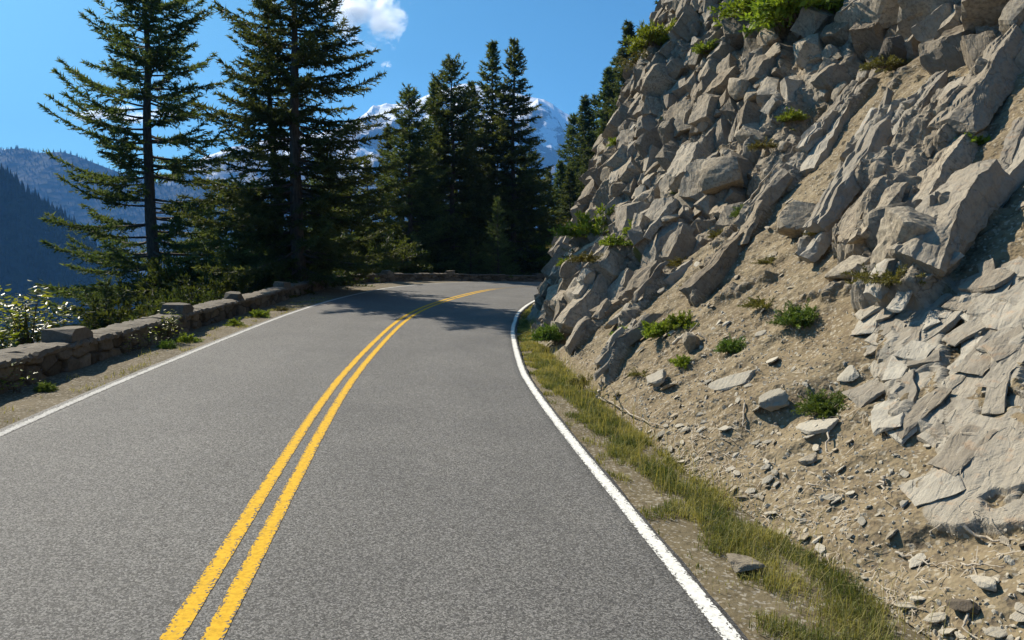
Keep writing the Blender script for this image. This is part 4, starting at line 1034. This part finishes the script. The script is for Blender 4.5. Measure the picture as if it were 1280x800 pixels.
def leafy_shrub(seed, loc, h, rad, nst, nleaf, leaf, label, mat='shiny', name='leafy_shrub'):
    rng = np.random.default_rng(seed); root = empty(name, loc); B = Bag(); LV = []; LF = []; LT = []; c = 0
    for _ in range(nst):
        a = rng.uniform(0, 6.28); R = rad * rng.uniform(.25, 1); t = np.linspace(0, 1, 7); hh = h * rng.uniform(.65, 1.05)
        P = np.stack([np.cos(a) * R * t ** 1.2, np.sin(a) * R * t ** 1.2, hh * t], 1) + rng.normal(0, .015, (7, 3)); P[0] = (rng.normal(0, .06), rng.normal(0, .06), -.05)
        B.add(*tube_np(P, .010 * (1.1 - t) * (h + .3), 5))
        for k in range(nleaf):
            f = rng.uniform(.25, 1); p = np.array([np.interp(f, t, P[:, j]) for j in range(3)]) + rng.normal(0, .05 + .09 * (1 - f), 3)
            az = rng.uniform(0, 6.28); ax = np.array([math.cos(az), math.sin(az), rng.uniform(-.5, .6)]); ax /= np.linalg.norm(ax)
            sd = np.cross(ax, [0, 0, 1.]) ; sd /= np.linalg.norm(sd); sd = sd * math.cos(.5) + np.cross(sd, ax) * rng.uniform(-.6, .6); L = leaf * rng.uniform(.6, 1.25); W = L * .28
            nn = np.cross(ax, sd) * L * .08
            LV += [p, p + ax * L * .3 + sd * W * .9 + nn, p + ax * L * .7 + sd * W * .75 + nn, p + ax * L, p + ax * L * .7 - sd * W * .75 + nn, p + ax * L * .3 - sd * W * .9 + nn]
            LF += [[c, c + 1, c + 2, c + 3], [c, c + 3, c + 4, c + 5]]; LT += [rng.random()] * 6; c += 6
    mesh_np('foliage', np.array(LV), np.array(LF), M[mat], root, smooth=True, attrs=dict(tone=np.array(LT)))
    V, F = B.out(); mesh_np('stems', V, F, M['twig'], root, smooth=True)
    tag(root, label, 'shrub'); return root
leafy_shrub(601, road(10.2, wall_o(10.2) - 1.25, -.35), 1.5, .75, 18, 60, .115, 'big leafy shrub with shining leaves behind the wall at the left edge')
leafy_shrub(602, road(9.0, wall_o(9.0) - 1.1, -.35), 1.2, .6, 14, 50, .11, 'lower leafy shrub with shining leaves cut by the left edge of the photo')
leafy_shrub(603, road(12.5, wall_o(12.5) + .16, -.05), .68, .22, 7, 34, .075, 'leafy sapling with shining leaves in front of the stone wall')
leafy_shrub(605, road(11.6, wall_o(11.6) + .14, -.05), .36, .16, 5, 22, .05, 'small leafy sprout at the wall foot between seedling and sapling')
leafy_shrub(606, road(7.4, wall_o(7.4) + .16, -.05), .30, .18, 5, 20, .05, 'small leafy sprout in the wall shadow near the left edge')
leafy_shrub(604, road(10.8, wall_o(10.8) + .12, -.05), .42, .10, 3, 14, .05, 'thin little seedling against the wall right of the first raised block')

# ------------------------------------------------------------------ conifers
def conifer_np(seed, H, R, crown0, spacing, per, droop, tipup, prof, needle=.10, twigsp=.085, trunk_r=.25, gaps=.12, lean=0.0, twig_len=.42, nden=1.0, bare=.15):
    """trunk with limbs, and a crown of flat sprays carried on whorled branches"""
    rng = np.random.default_rng(seed); wood = Bag()
    tz = np.linspace(-.6, H, 26); bend = fbm(tz * .12, seed, 0, seed, 3) * .35
    ctr = lambda z: np.stack([lean * z + np.interp(z, tz, bend), np.interp(z, tz, bend[::-1]) * .6, z], -1)
    wood.add(*tube_np(ctr(tz), trunk_r * (1 - np.clip(tz, 0, H) / H) ** .85 * np.where(tz < .2, 1.35, 1) + .012, 10))
    VV, TT = [], []
    z = crown0 * H
    while z < H * .995:
        f = (z - crown0 * H) / (H * (1 - crown0)); n = max(3, int(round(per * rng.uniform(.7, 1.3))))
        a0 = rng.uniform(0, 6.28)
        for k in range(n):
            if rng.random() < gaps: continue
            az = a0 + k * 6.283 / n + rng.normal(0, .22); L = R * prof(f) * rng.uniform(.5, 1.22)
            if L < .1: L = .1 + rng.random() * .1
            zb = z + rng.normal(0, spacing * .35)
            if zb > H: continue
            t = np.linspace(0, 1, 9); e0 = np.interp(f, [0, .5, .85, 1], [-droop, -droop * .45, .15, .9]) + rng.normal(0, .08)
            up = tipup * rng.uniform(.5, 1.4)
            rad = np.array([math.cos(az), math.sin(az), 0]); tan = np.array([-math.sin(az), math.cos(az), 0])
            sway = rng.normal(0, .10)
            P = ctr(np.array([zb]))[0] + rad * (L * t * (1 - .12 * t * abs(e0)))[:, None] + tan * (L * sway * t * t)[:, None]
            P[:, 2] += L * (e0 * t + up * t ** 2.2)
            wood.add(*tube_np(P, np.maximum(.045 * (L / 3) ** .8 * (1 - t), .004), 4))
            ns = max(4, int(L / twigsp)); tk = bare + (1 - bare) * (np.arange(ns) + rng.random(ns)) / ns; side = np.where(np.arange(ns) % 2 == 0, 1, -1)
            p0 = np.stack([np.interp(tk, t, P[:, j]) for j in range(3)], 1); g = np.gradient(P, axis=0); g = np.stack([np.interp(tk, t, g[:, j]) for j in range(3)], 1); g /= np.linalg.norm(g, axis=1, keepdims=True)
            ang = rng.normal(.95, .18, ns) * (1 - .45 * tk); hor = np.cross(g, [0, 0, 1.]); hor /= np.linalg.norm(hor, axis=1, keepdims=True) + 1e-9
            dr = g * np.cos(ang)[:, None] + hor * (side * np.sin(ang))[:, None] + np.array([0, 0, 1.]) * rng.normal(-.13, .16, ns)[:, None]; dr /= np.linalg.norm(dr, axis=1, keepdims=True)
            lt = np.minimum(L * twig_len, 1.1) * np.clip(1.08 - tk, .10, 1) ** .75 * rng.uniform(.55, 1.2, ns) * np.clip((tk - bare + .12) * 4, .3, 1) + .07
            dr = np.concatenate([dr, g[-3:]]); p0 = np.concatenate([p0, p0[-3:]]); lt = np.concatenate([lt, [.18, .22, .26]])
            cnt = np.maximum(4, (lt / needle * 5.5 * nden).astype(int)); idx = np.repeat(np.arange(len(lt)), cnt); m = len(idx)
            u = rng.random(m); base = p0[idx] + dr[idx] * (lt[idx] * u)[:, None]; base[:, 2] -= lt[idx] * u * u * .18
            nd = dr[idx] * rng.uniform(.3, .9, m)[:, None] + rng.normal(size=(m, 3)) * np.array([.55, .55, .38]); nd[:, 2] += .06; nd /= np.linalg.norm(nd, axis=1, keepdims=True)
            w = np.cross(nd, rng.normal(size=(m, 3))); w /= np.linalg.norm(w, axis=1, keepdims=True) + 1e-9
            ln = (needle * rng.uniform(.6, 1.4, m) * (1 - .35 * u))[:, None]
            VV.append(np.stack([base - w * ln * .15, base + w * ln * .15, base + nd * ln], 1).reshape(-1, 3))
            TT.append(np.repeat(np.clip(.25 + .45 * tk[np.minimum(idx, ns - 1)] * (.4 + .6 * u) + rng.normal(0, .15, m) + (rng.random() - .5) * .25, 0, 1), 3))  # lighter towards the tips: backlight put into the needle colour
        z += spacing * rng.uniform(.7, 1.35) * np.interp(f, [0, .7, 1], [1.1, .9, .45])
    V = np.concatenate(VV); F = np.arange(len(V)).reshape(-1, 3)
    return wood.out(), (V, F, np.concatenate(TT))
def conifer_proto(name, seed, mat, **kw):
    (wv, wf), (cv, cf, ct) = conifer_np(seed, **kw)
    root = bpy.data.objects.new(name, None); COL.objects.link(root)
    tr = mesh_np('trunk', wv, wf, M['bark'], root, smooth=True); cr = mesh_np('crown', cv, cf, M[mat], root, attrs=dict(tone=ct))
    KIDS[root.as_pointer()] = [tr, cr]; return root
p_open = lambda f: (1 - f) ** .62 * (.72 + .28 * min(1, f * 4)) + .03
p_fir = lambda f: (1 - f) ** .85 + .03
p_wide = lambda f: (1 - f) ** .7 * (.8 + .2 * min(1, f * 5)) + .03
def ray_xy(u, D):
    return (u - 640) / 900 * D, D
def plant(root, u, D, z, label, cat='fir tree', name='fir_tree', scale=1.0, rz=0.0, group=None):
    x, y = ray_xy(u, D); o = instance(root, name, (x, y, z), scale, rz); o.name = name; tag(o, label, cat, group); return o

T1 = conifer_proto('fir_tree', 701, 'needles', H=25, R=6.6, crown0=.06, spacing=.52, per=6, droop=.30, tipup=.30, prof=p_open, needle=.26, twigsp=.12, trunk_r=.42, gaps=.15, twig_len=.34, nden=1.5, bare=.22)
plant(T1, 194, 37, -6.5, 'tall open-crowned fir with bare trunk standing alone left of the others', rz=.4)
T2 = conifer_proto('fir_tree', 702, 'needles', H=15.5, R=5.0, crown0=.085, spacing=.40, per=7, droop=.26, tipup=.24, prof=p_wide, needle=.21, twigsp=.105, trunk_r=.30, gaps=.24, twig_len=.38, nden=1.5)
plant(T2, 374, 29.7, .1, 'tall broad fir behind the wall with long layered branches, right stem of the close pair')
T2b = conifer_proto('fir_tree', 703, 'needles', H=14.5, R=3.4, crown0=.14, spacing=.38, per=6, droop=.28, tipup=.26, prof=p_wide, needle=.21, twigsp=.11, trunk_r=.22, gaps=.22, twig_len=.38, nden=1.4)
plant(T2b, 346, 31.5, -.6, 'slimmer fir crowded against the broad one, left stem of the close pair', rz=1.0)
F1 = conifer_proto('fir_tree', 711, 'needles_dark', H=21, R=4.6, crown0=.03, spacing=.42, per=6, droop=.24, tipup=.16, prof=p_fir, needle=.32, twigsp=.14, trunk_r=.28, gaps=.06, twig_len=.5, nden=1.6)
F2 = conifer_proto('fir_tree', 712, 'needles_dark', H=21, R=4.1, crown0=.03, spacing=.45, per=6, droop=.30, tipup=.20, prof=p_fir, needle=.32, twigsp=.14, trunk_r=.26, gaps=.10, twig_len=.5, nden=1.6)
F3 = conifer_proto('fir_tree', 713, 'needles', H=18, R=5.0, crown0=.03, spacing=.42, per=6, droop=.22, tipup=.22, prof=p_wide, needle=.32, twigsp=.14, trunk_r=.26, gaps=.10, twig_len=.5, nden=1.6)
def top_scale(H, top_v, D, z): return ((325 - top_v) / 900 * D + 2.0 - z) / H
CENTRE = [  # proto, u, top v, D, base z, label
    (F1, 21, 642, 62, 59.5, -2.5, 'tallest pointed dark fir of the centre group, right one of its twin tops'),
    (F2, 21, 616, 64, 61, -2.5, 'narrow pointed dark fir, left one of the twin tops in the centre group'),
    (F3, 18, 566, 86, 57, -2.5, 'broad olive fir with a blunt top left of the twin firs'),
    (F2, 21, 545, 112, 58, -3.0, 'fir with its top just left of the blunt broad one'),
    (F3, 18, 514, 120, 53, -2.5, 'broad fir with a slanting left shoulder in the centre group'),
    (F1, 21, 590, 112, 61, -3.0, 'dark fir filling the gap below the snowy summit'),
    (F2, 21, 487, 165, 56, -3.5, 'shorter fir at the left end of the centre group'),
    (F1, 21, 462, 205, 52, -4.0, 'dark fir between the broad pair and the centre group'),
    (F3, 18, 440, 225, 46, -3.5, 'low bushy fir right of the broad pair of firs'),
    (F2, 21, 418, 215, 43, -4.0, 'fir half hidden behind the broad pair on its right'),
    (F3, 18, 408, 200, 43, -3.5, 'bushy fir closing the gap right of the broad pair, behind the low one'),
    (F3, 18, 325, 232, 41, -4.5, 'bushy fir deep behind the left stem of the broad pair'),
    (F3, 18, 262, 262, 44, -7.0, 'low fir deep in the gap right of the lone fir'),
    (F3, 18, 664, 195, 64, -3.0, 'shaded fir right of the tall twin firs by the bend'),
    (F1, 21, 684, 215, 66, -2.5, 'dark fir at the end of the bend beside the rock nose'),
    (F3, 18, 530, 190, 56, -2.5, 'low dense fir standing in front under the blunt broad one'),
    (F2, 21, 652, 200, 64, -3.0, 'shaded fir filling the foot of the tall twins'),
]
for i, (pr, H, u, tv, D, z, lab) in enumerate(CENTRE):
    k = top_scale(H, tv, D, z); plant(pr, u, D, z, lab, scale=(max(k, .62) if k < .62 else k * 1.0, max(k, .62) if k < .62 else k, k), rz=i * 1.3 + .3)
Y1 = conifer_proto('young_fir', 721, 'needles_young', H=6.2, R=1.65, crown0=.02, spacing=.22, per=6, droop=.05, tipup=.25, prof=p_fir, needle=.12, twigsp=.10, trunk_r=.07, gaps=.03, twig_len=.45, nden=1.0)
plant(Y1, 623, 50.4, .5, 'small young fir standing in front of the dark twins by the bend', 'young fir', 'young_fir', 5.6 / 6.2)
plant(Y1, 302, 34.5, -3.4, 'slender young fir behind the wall left of the broad pair', 'young fir', 'young_fir', (1.25, 1.25, 1.45), 1.0)
plant(Y1, 268, 37, -4.5, 'young fir lower down between the lone fir and the broad pair', 'young fir', 'young_fir', (1.2, 1.2, 1.05), 2.0)
plant(Y1, 588, 50.6, .2, 'stubby young fir left of the small one in front of the dark twins', 'young fir', 'young_fir', (.75, .75, .5), 2.5)
plant(Y1, 130, 30, -5.2, 'young fir low under the lone tall fir on its left', 'young fir', 'young_fir', (1.2, 1.2, 1.0), 3.0)
plant(Y1, 232, 33, -4.6, 'young fir just right of the lone tall trunk behind the wall', 'young fir', 'young_fir', (1.2, 1.2, 1.0), 4.0)
H1 = conifer_proto('hillside_fir', 731, 'needles_far', H=16, R=3.2, crown0=.03, spacing=.48, per=6, droop=.18, tipup=.12, prof=p_fir, needle=.46, twigsp=.18, trunk_r=.2, gaps=.05, twig_len=.5, nden=1.6)
H2 = conifer_proto('hillside_fir', 732, 'needles_far', H=16, R=3.9, crown0=.03, spacing=.5, per=6, droop=.22, tipup=.16, prof=p_wide, needle=.46, twigsp=.18, trunk_r=.2, gaps=.08, twig_len=.5, nden=1.6)
HILL_FIRS = [(700, 205, 78), (716, 150, 92), (729, 128, 84), (743, 128, 98), (757, 94, 86), (770, 78, 96), (782, 40, 82), (800, 56, 92), (814, 30, 86), (828, 6, 80), (846, -18, 84), (864, -40, 88),
             (712, 215, 72), (735, 190, 74), (752, 160, 76), (772, 130, 78), (792, 110, 76)]
HL = ['lowest hillside fir at the foot of the far slope', 'pointed far fir just right of the snow mountain\'s edge', 'second pointed far fir with a sharp single tip', 'far fir tucked behind the sharp-tipped one',
      'far fir in the middle of the rising row beside the cliff', 'far fir rising behind the middle of the row', 'tall spire of a fir standing out against the sky left of the cliff top', 'far fir touching the skyline of the cliff',
      'far fir rising above the cliff skyline next to the tall spire', 'far fir above the mossy shrub at the cliff edge', 'far fir at the top edge of the photo above the cliff', 'topmost far fir mostly hidden behind the cliff',
      'lower far fir in front at the foot of the far slope', 'lower far fir in front beside the rock nose', 'lower far fir in front of the middle of the row', 'far fir in front with its foot hidden by the cliff', 'far fir in front of the tall spire']
for i, ((u, tv, D), lab) in enumerate(zip(HILL_FIRS, HL)):
    x, y = ray_xy(u, D); z = float(far_ground(x, y)) - .3; k = top_scale(16, tv, D, z); pr = (H1, H2)[i % 2]
    k = max(k, .35); plant(pr, u, D, z, lab, scale=(min(max(k, .75), 1.25), min(max(k, .75), 1.25), k), rz=i * 1.1, name='hillside_fir')
# undergrowth behind the wall
SHRUBS = [  # u, distance, top in the picture, radius, kind, label
    (100, 19, 402, 1.0, 'under', 'dark shrub low behind the wall under the lone fir, leftmost'), (150, 20, 392, 1.2, 'under', 'dark green shrub behind the wall right under the lone fir\'s lowest branches'),
    (205, 21, 372, 1.0, 'olive', 'olive shrub behind the wall beyond the leafy sapling'), (245, 25, 345, 1.5, 'under', 'sunlit green shrub behind the wall between lone fir and broad pair'),
    (280, 27, 328, 1.6, 'under', 'second sunlit green shrub, right beside the slender young fir'), (325, 29, 318, 1.6, 'under', 'shrub behind the wall at the foot of the broad pair'),
    (398, 34, 318, 1.6, 'under', 'muted shrub behind the wall right of the broad pair'), (430, 39, 312, 1.8, 'under', 'rounded shrub behind the wall where the bend begins'),
    (458, 44, 312, 1.9, 'under', 'dark shrub at the wall in the middle of the bend'), (500, 50, 310, 2.0, 'under', 'shaded shrub under the broad olive firs'),
    (542, 53, 305, 1.9, 'under', 'rounded shrub at the foot of the blunt broad fir'), (690, 60, 292, 2.2, 'bright', 'yellow-green shrub glowing beside the rock nose at the end of the bend'),
    (700, 66, 262, 2.4, 'olive', 'olive shrub above the glowing one at the end of the bend'), (238, 33, 305, 2.2, 'under', 'deep shrub in the gap right of the lone fir'),
    (178, 30, 350, 2.2, 'under', 'deep shrub around the foot of the lone fir'), (475, 47, 285, 2.4, 'under', 'big shaded shrub left of the centre group'),
    (345, 36, 290, 2.0, 'under', 'tall muted shrub between the two stems of the broad pair')]
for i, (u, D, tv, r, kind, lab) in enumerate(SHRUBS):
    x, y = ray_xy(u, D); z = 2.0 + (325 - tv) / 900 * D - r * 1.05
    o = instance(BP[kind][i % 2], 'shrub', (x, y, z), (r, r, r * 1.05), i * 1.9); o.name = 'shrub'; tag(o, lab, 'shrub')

# ------------------------------------------------------------------ dead branches and sticks
def stick(pts, r, label, forks=(), seed=1, name='dead_branch'):
    rng = np.random.default_rng(seed); B = Bag()
    P = np.array([hill_surf(np.float64(s), np.float64(q)) + hill_normal(np.float64(s), np.float64(q)) * h for s, q, h in pts])
    t = np.linspace(0, 1, 14); P = np.stack([np.interp(t, np.linspace(0, 1, len(P)), P[:, k]) for k in range(3)], 1) + rng.normal(0, r * .8, (14, 3))
    B.add(*tube_np(P, r * (1.05 - .8 * t), 6))
    for f, L, dx, dz in forks:
        p = np.array([np.interp(f, t, P[:, k]) for k in range(3)]); tt = np.linspace(0, 1, 6)[:, None]
        B.add(*tube_np(p + tt * np.array([dx, dx * .3, dz]) * L + rng.normal(0, r * .5, (6, 3)) * tt, r * .6 * (1.05 - .85 * tt[:, 0]), 5))
    V, F = B.out(); c = P[0]; o = mesh_np(name, V - c, F, M['deadwood'], smooth=True); o.location = c; tag(o, label, 'dead branch'); return o
stick([(7.7, .02, .03), (7.0, .12, .05), (6.2, .12, .05), (5.2, .22, .04)], .020, 'long pale fallen branch lying along the slope foot above the grass', [(.45, .5, -.9, .6), (.5, .4, -.4, .8)], 801)
stick([(7.9, .02, .02), (7.75, .22, .22)], .030, 'short white broken stub standing at the slope foot', [], 802)
stick([(7.5, 1.35, .05), (7.2, 1.6, .12), (6.9, 1.62, .02)], .028, 'white broken branch beside the grey weathered block', [(.4, .3, .5, .5)], 803)
stick([(1.45, .72, .02), (1.3, .76, .04), (1.05, .92, .02)], .012, 'curved brown stick on the soil at the right edge', [], 804)
stick([(1.62, .36, .02), (1.42, .40, .02), (1.22, .46, .02)], .009, 'thin forked twig lying on the scree left of the curved stick', [(.3, .12, .6, -.6), (.5, .10, .5, .4)], 805)
stick([(2.3, .84, .02), (2.12, .70, .02)], .012, 'short whitish stick pointing down among the pale flakes', [], 806)
stick([(1.22, .48, .02), (1.12, .55, .03), (1.0, .58, .02)], .008, 'thin twig under the curved stick near the bluish flake', [], 807)
stick([(2.75, .5, .02), (2.5, .58, .02)], .008, 'thin bent twig in the scree below the round bush', [], 808)
stick([(4.3, .9, .02), (4.1, .72, .03), (3.95, .70, .02)], .010, 'bent twig below the pale stone block', [(.5, .12, .4, .3)], 809)
stick([(3.2, 1.05, .02), (3.0, .85, .05), (2.85, .8, .02)], .009, 'dry root trailing below the bright round bush', [(.4, .15, .3, -.5)], 810)
stick([(.95, .3, .02), (.85, .15, .03), (.7, .12, .02)], .010, 'brown twig beside the dark brown stone in the corner', [], 811)
stick([(12.1, 5.0, .05), (11.5, 5.6, .25), (11.3, 6.2, .15)], .02, 'grey dead branch high at the border of cliff and soil', [(.5, .4, .3, .5)], 812)

# ------------------------------------------------------------------ clouds (above the haze) and haze
def cloud_mat():
    m = bpy.data.materials.new('cloud'); m.use_nodes = True; nt = m.node_tree; n = N(nt)
    for x in list(nt.nodes):
        if x.type == 'BSDF_PRINCIPLED': nt.nodes.remove(x)
    v = n.node('ShaderNodeVolumePrincipled'); v.inputs['Color'].default_value = (1, 1, 1, 1); v.inputs['Anisotropy'].default_value = .45
    f = n.noise(n.node('ShaderNodeTexCoord').outputs['Generated'], 3.2, 8, .62, .4)
    ln = n.node('ShaderNodeVectorMath', operation='LENGTH'); n.link(n.scale(n.node('ShaderNodeTexCoord').outputs['Generated'], 2.0, (-1, -1, -1)), ln.inputs[0])
    d = n.math('ADD', n.math('MULTIPLY', n.math('SUBTRACT', .62, ln.outputs['Value']), 1.6), n.math('MULTIPLY', n.math('SUBTRACT', f, .5), 4.6), True)
    n.link(n.math('MULTIPLY', d, .025), v.inputs['Density'])
    n.link(v.outputs[0], nt.nodes['Material Output'].inputs['Volume'])
    return m
M['cloud'] = cloud_mat()
def cloud(u, v, D, w, h, label, seed):
    c = np.array([0, 0, CAM_H]) + dirpix(u, v) * D; V, F = ico(4); k = D / 900
    r = 1 + fbm(V[:, 0] * 1.3, V[:, 1] * 1.3, V[:, 2] * 1.3, seed, 4) * .5
    o = mesh_np('cloud', V * r[:, None] * np.array([w * k, w * k * .7, h * k]), F, M['cloud'], smooth=True); o.location = c; tag(o, label, 'cloud'); return o
cloud(468, 18, 6000, 58, 42, 'largest white puffy cloud near the top of the photo right of the broad firs', 901)
cloud(430, 8, 6100, 40, 20, 'white cloud streak joined to the left of the largest cloud', 902)
cloud(484, 81, 7300, 9, 6, 'tiny white puff alone below the largest cloud', 903)
cloud(145, 145, 9800, 56, 13, 'bright white cloud seen through the lone tall fir', 904)
cloud(215, 142, 9900, 32, 11, 'small white cloud to the right of the lone fir\'s trunk', 905)
cloud(332, 2, 6100, 18, 7, 'small white cloud at the top edge left of the broad firs', 906)

def haze():
    lo, hi = np.array([-8700, -8700, FLOOR - 20.]), np.array([8700, 8700, 1640.])
    V = np.array([[x, y, z] for x in (lo[0], hi[0]) for y in (lo[1], hi[1]) for z in (lo[2], hi[2])])
    F = np.array([[0, 1, 3, 2], [4, 6, 7, 5], [0, 4, 5, 1], [2, 3, 7, 6], [0, 2, 6, 4], [1, 5, 7, 3]])
    m = bpy.data.materials.new('haze'); m.use_nodes = True; nt = m.node_tree
    for x in list(nt.nodes):
        if x.type == 'BSDF_PRINCIPLED': nt.nodes.remove(x)
    v = nt.nodes.new('ShaderNodeVolumePrincipled'); v.inputs['Density'].default_value = HAZE_DENSITY; v.inputs['Color'].default_value = (.18, .48, 1.0, 1); v.inputs['Anisotropy'].default_value = .0
    nt.links.new(v.outputs[0], nt.nodes['Material Output'].inputs['Volume'])
    o = mesh_np('haze', V, F, m); structure(o, 'pale blue air between the valley and the far mountains', 'stuff')
haze()
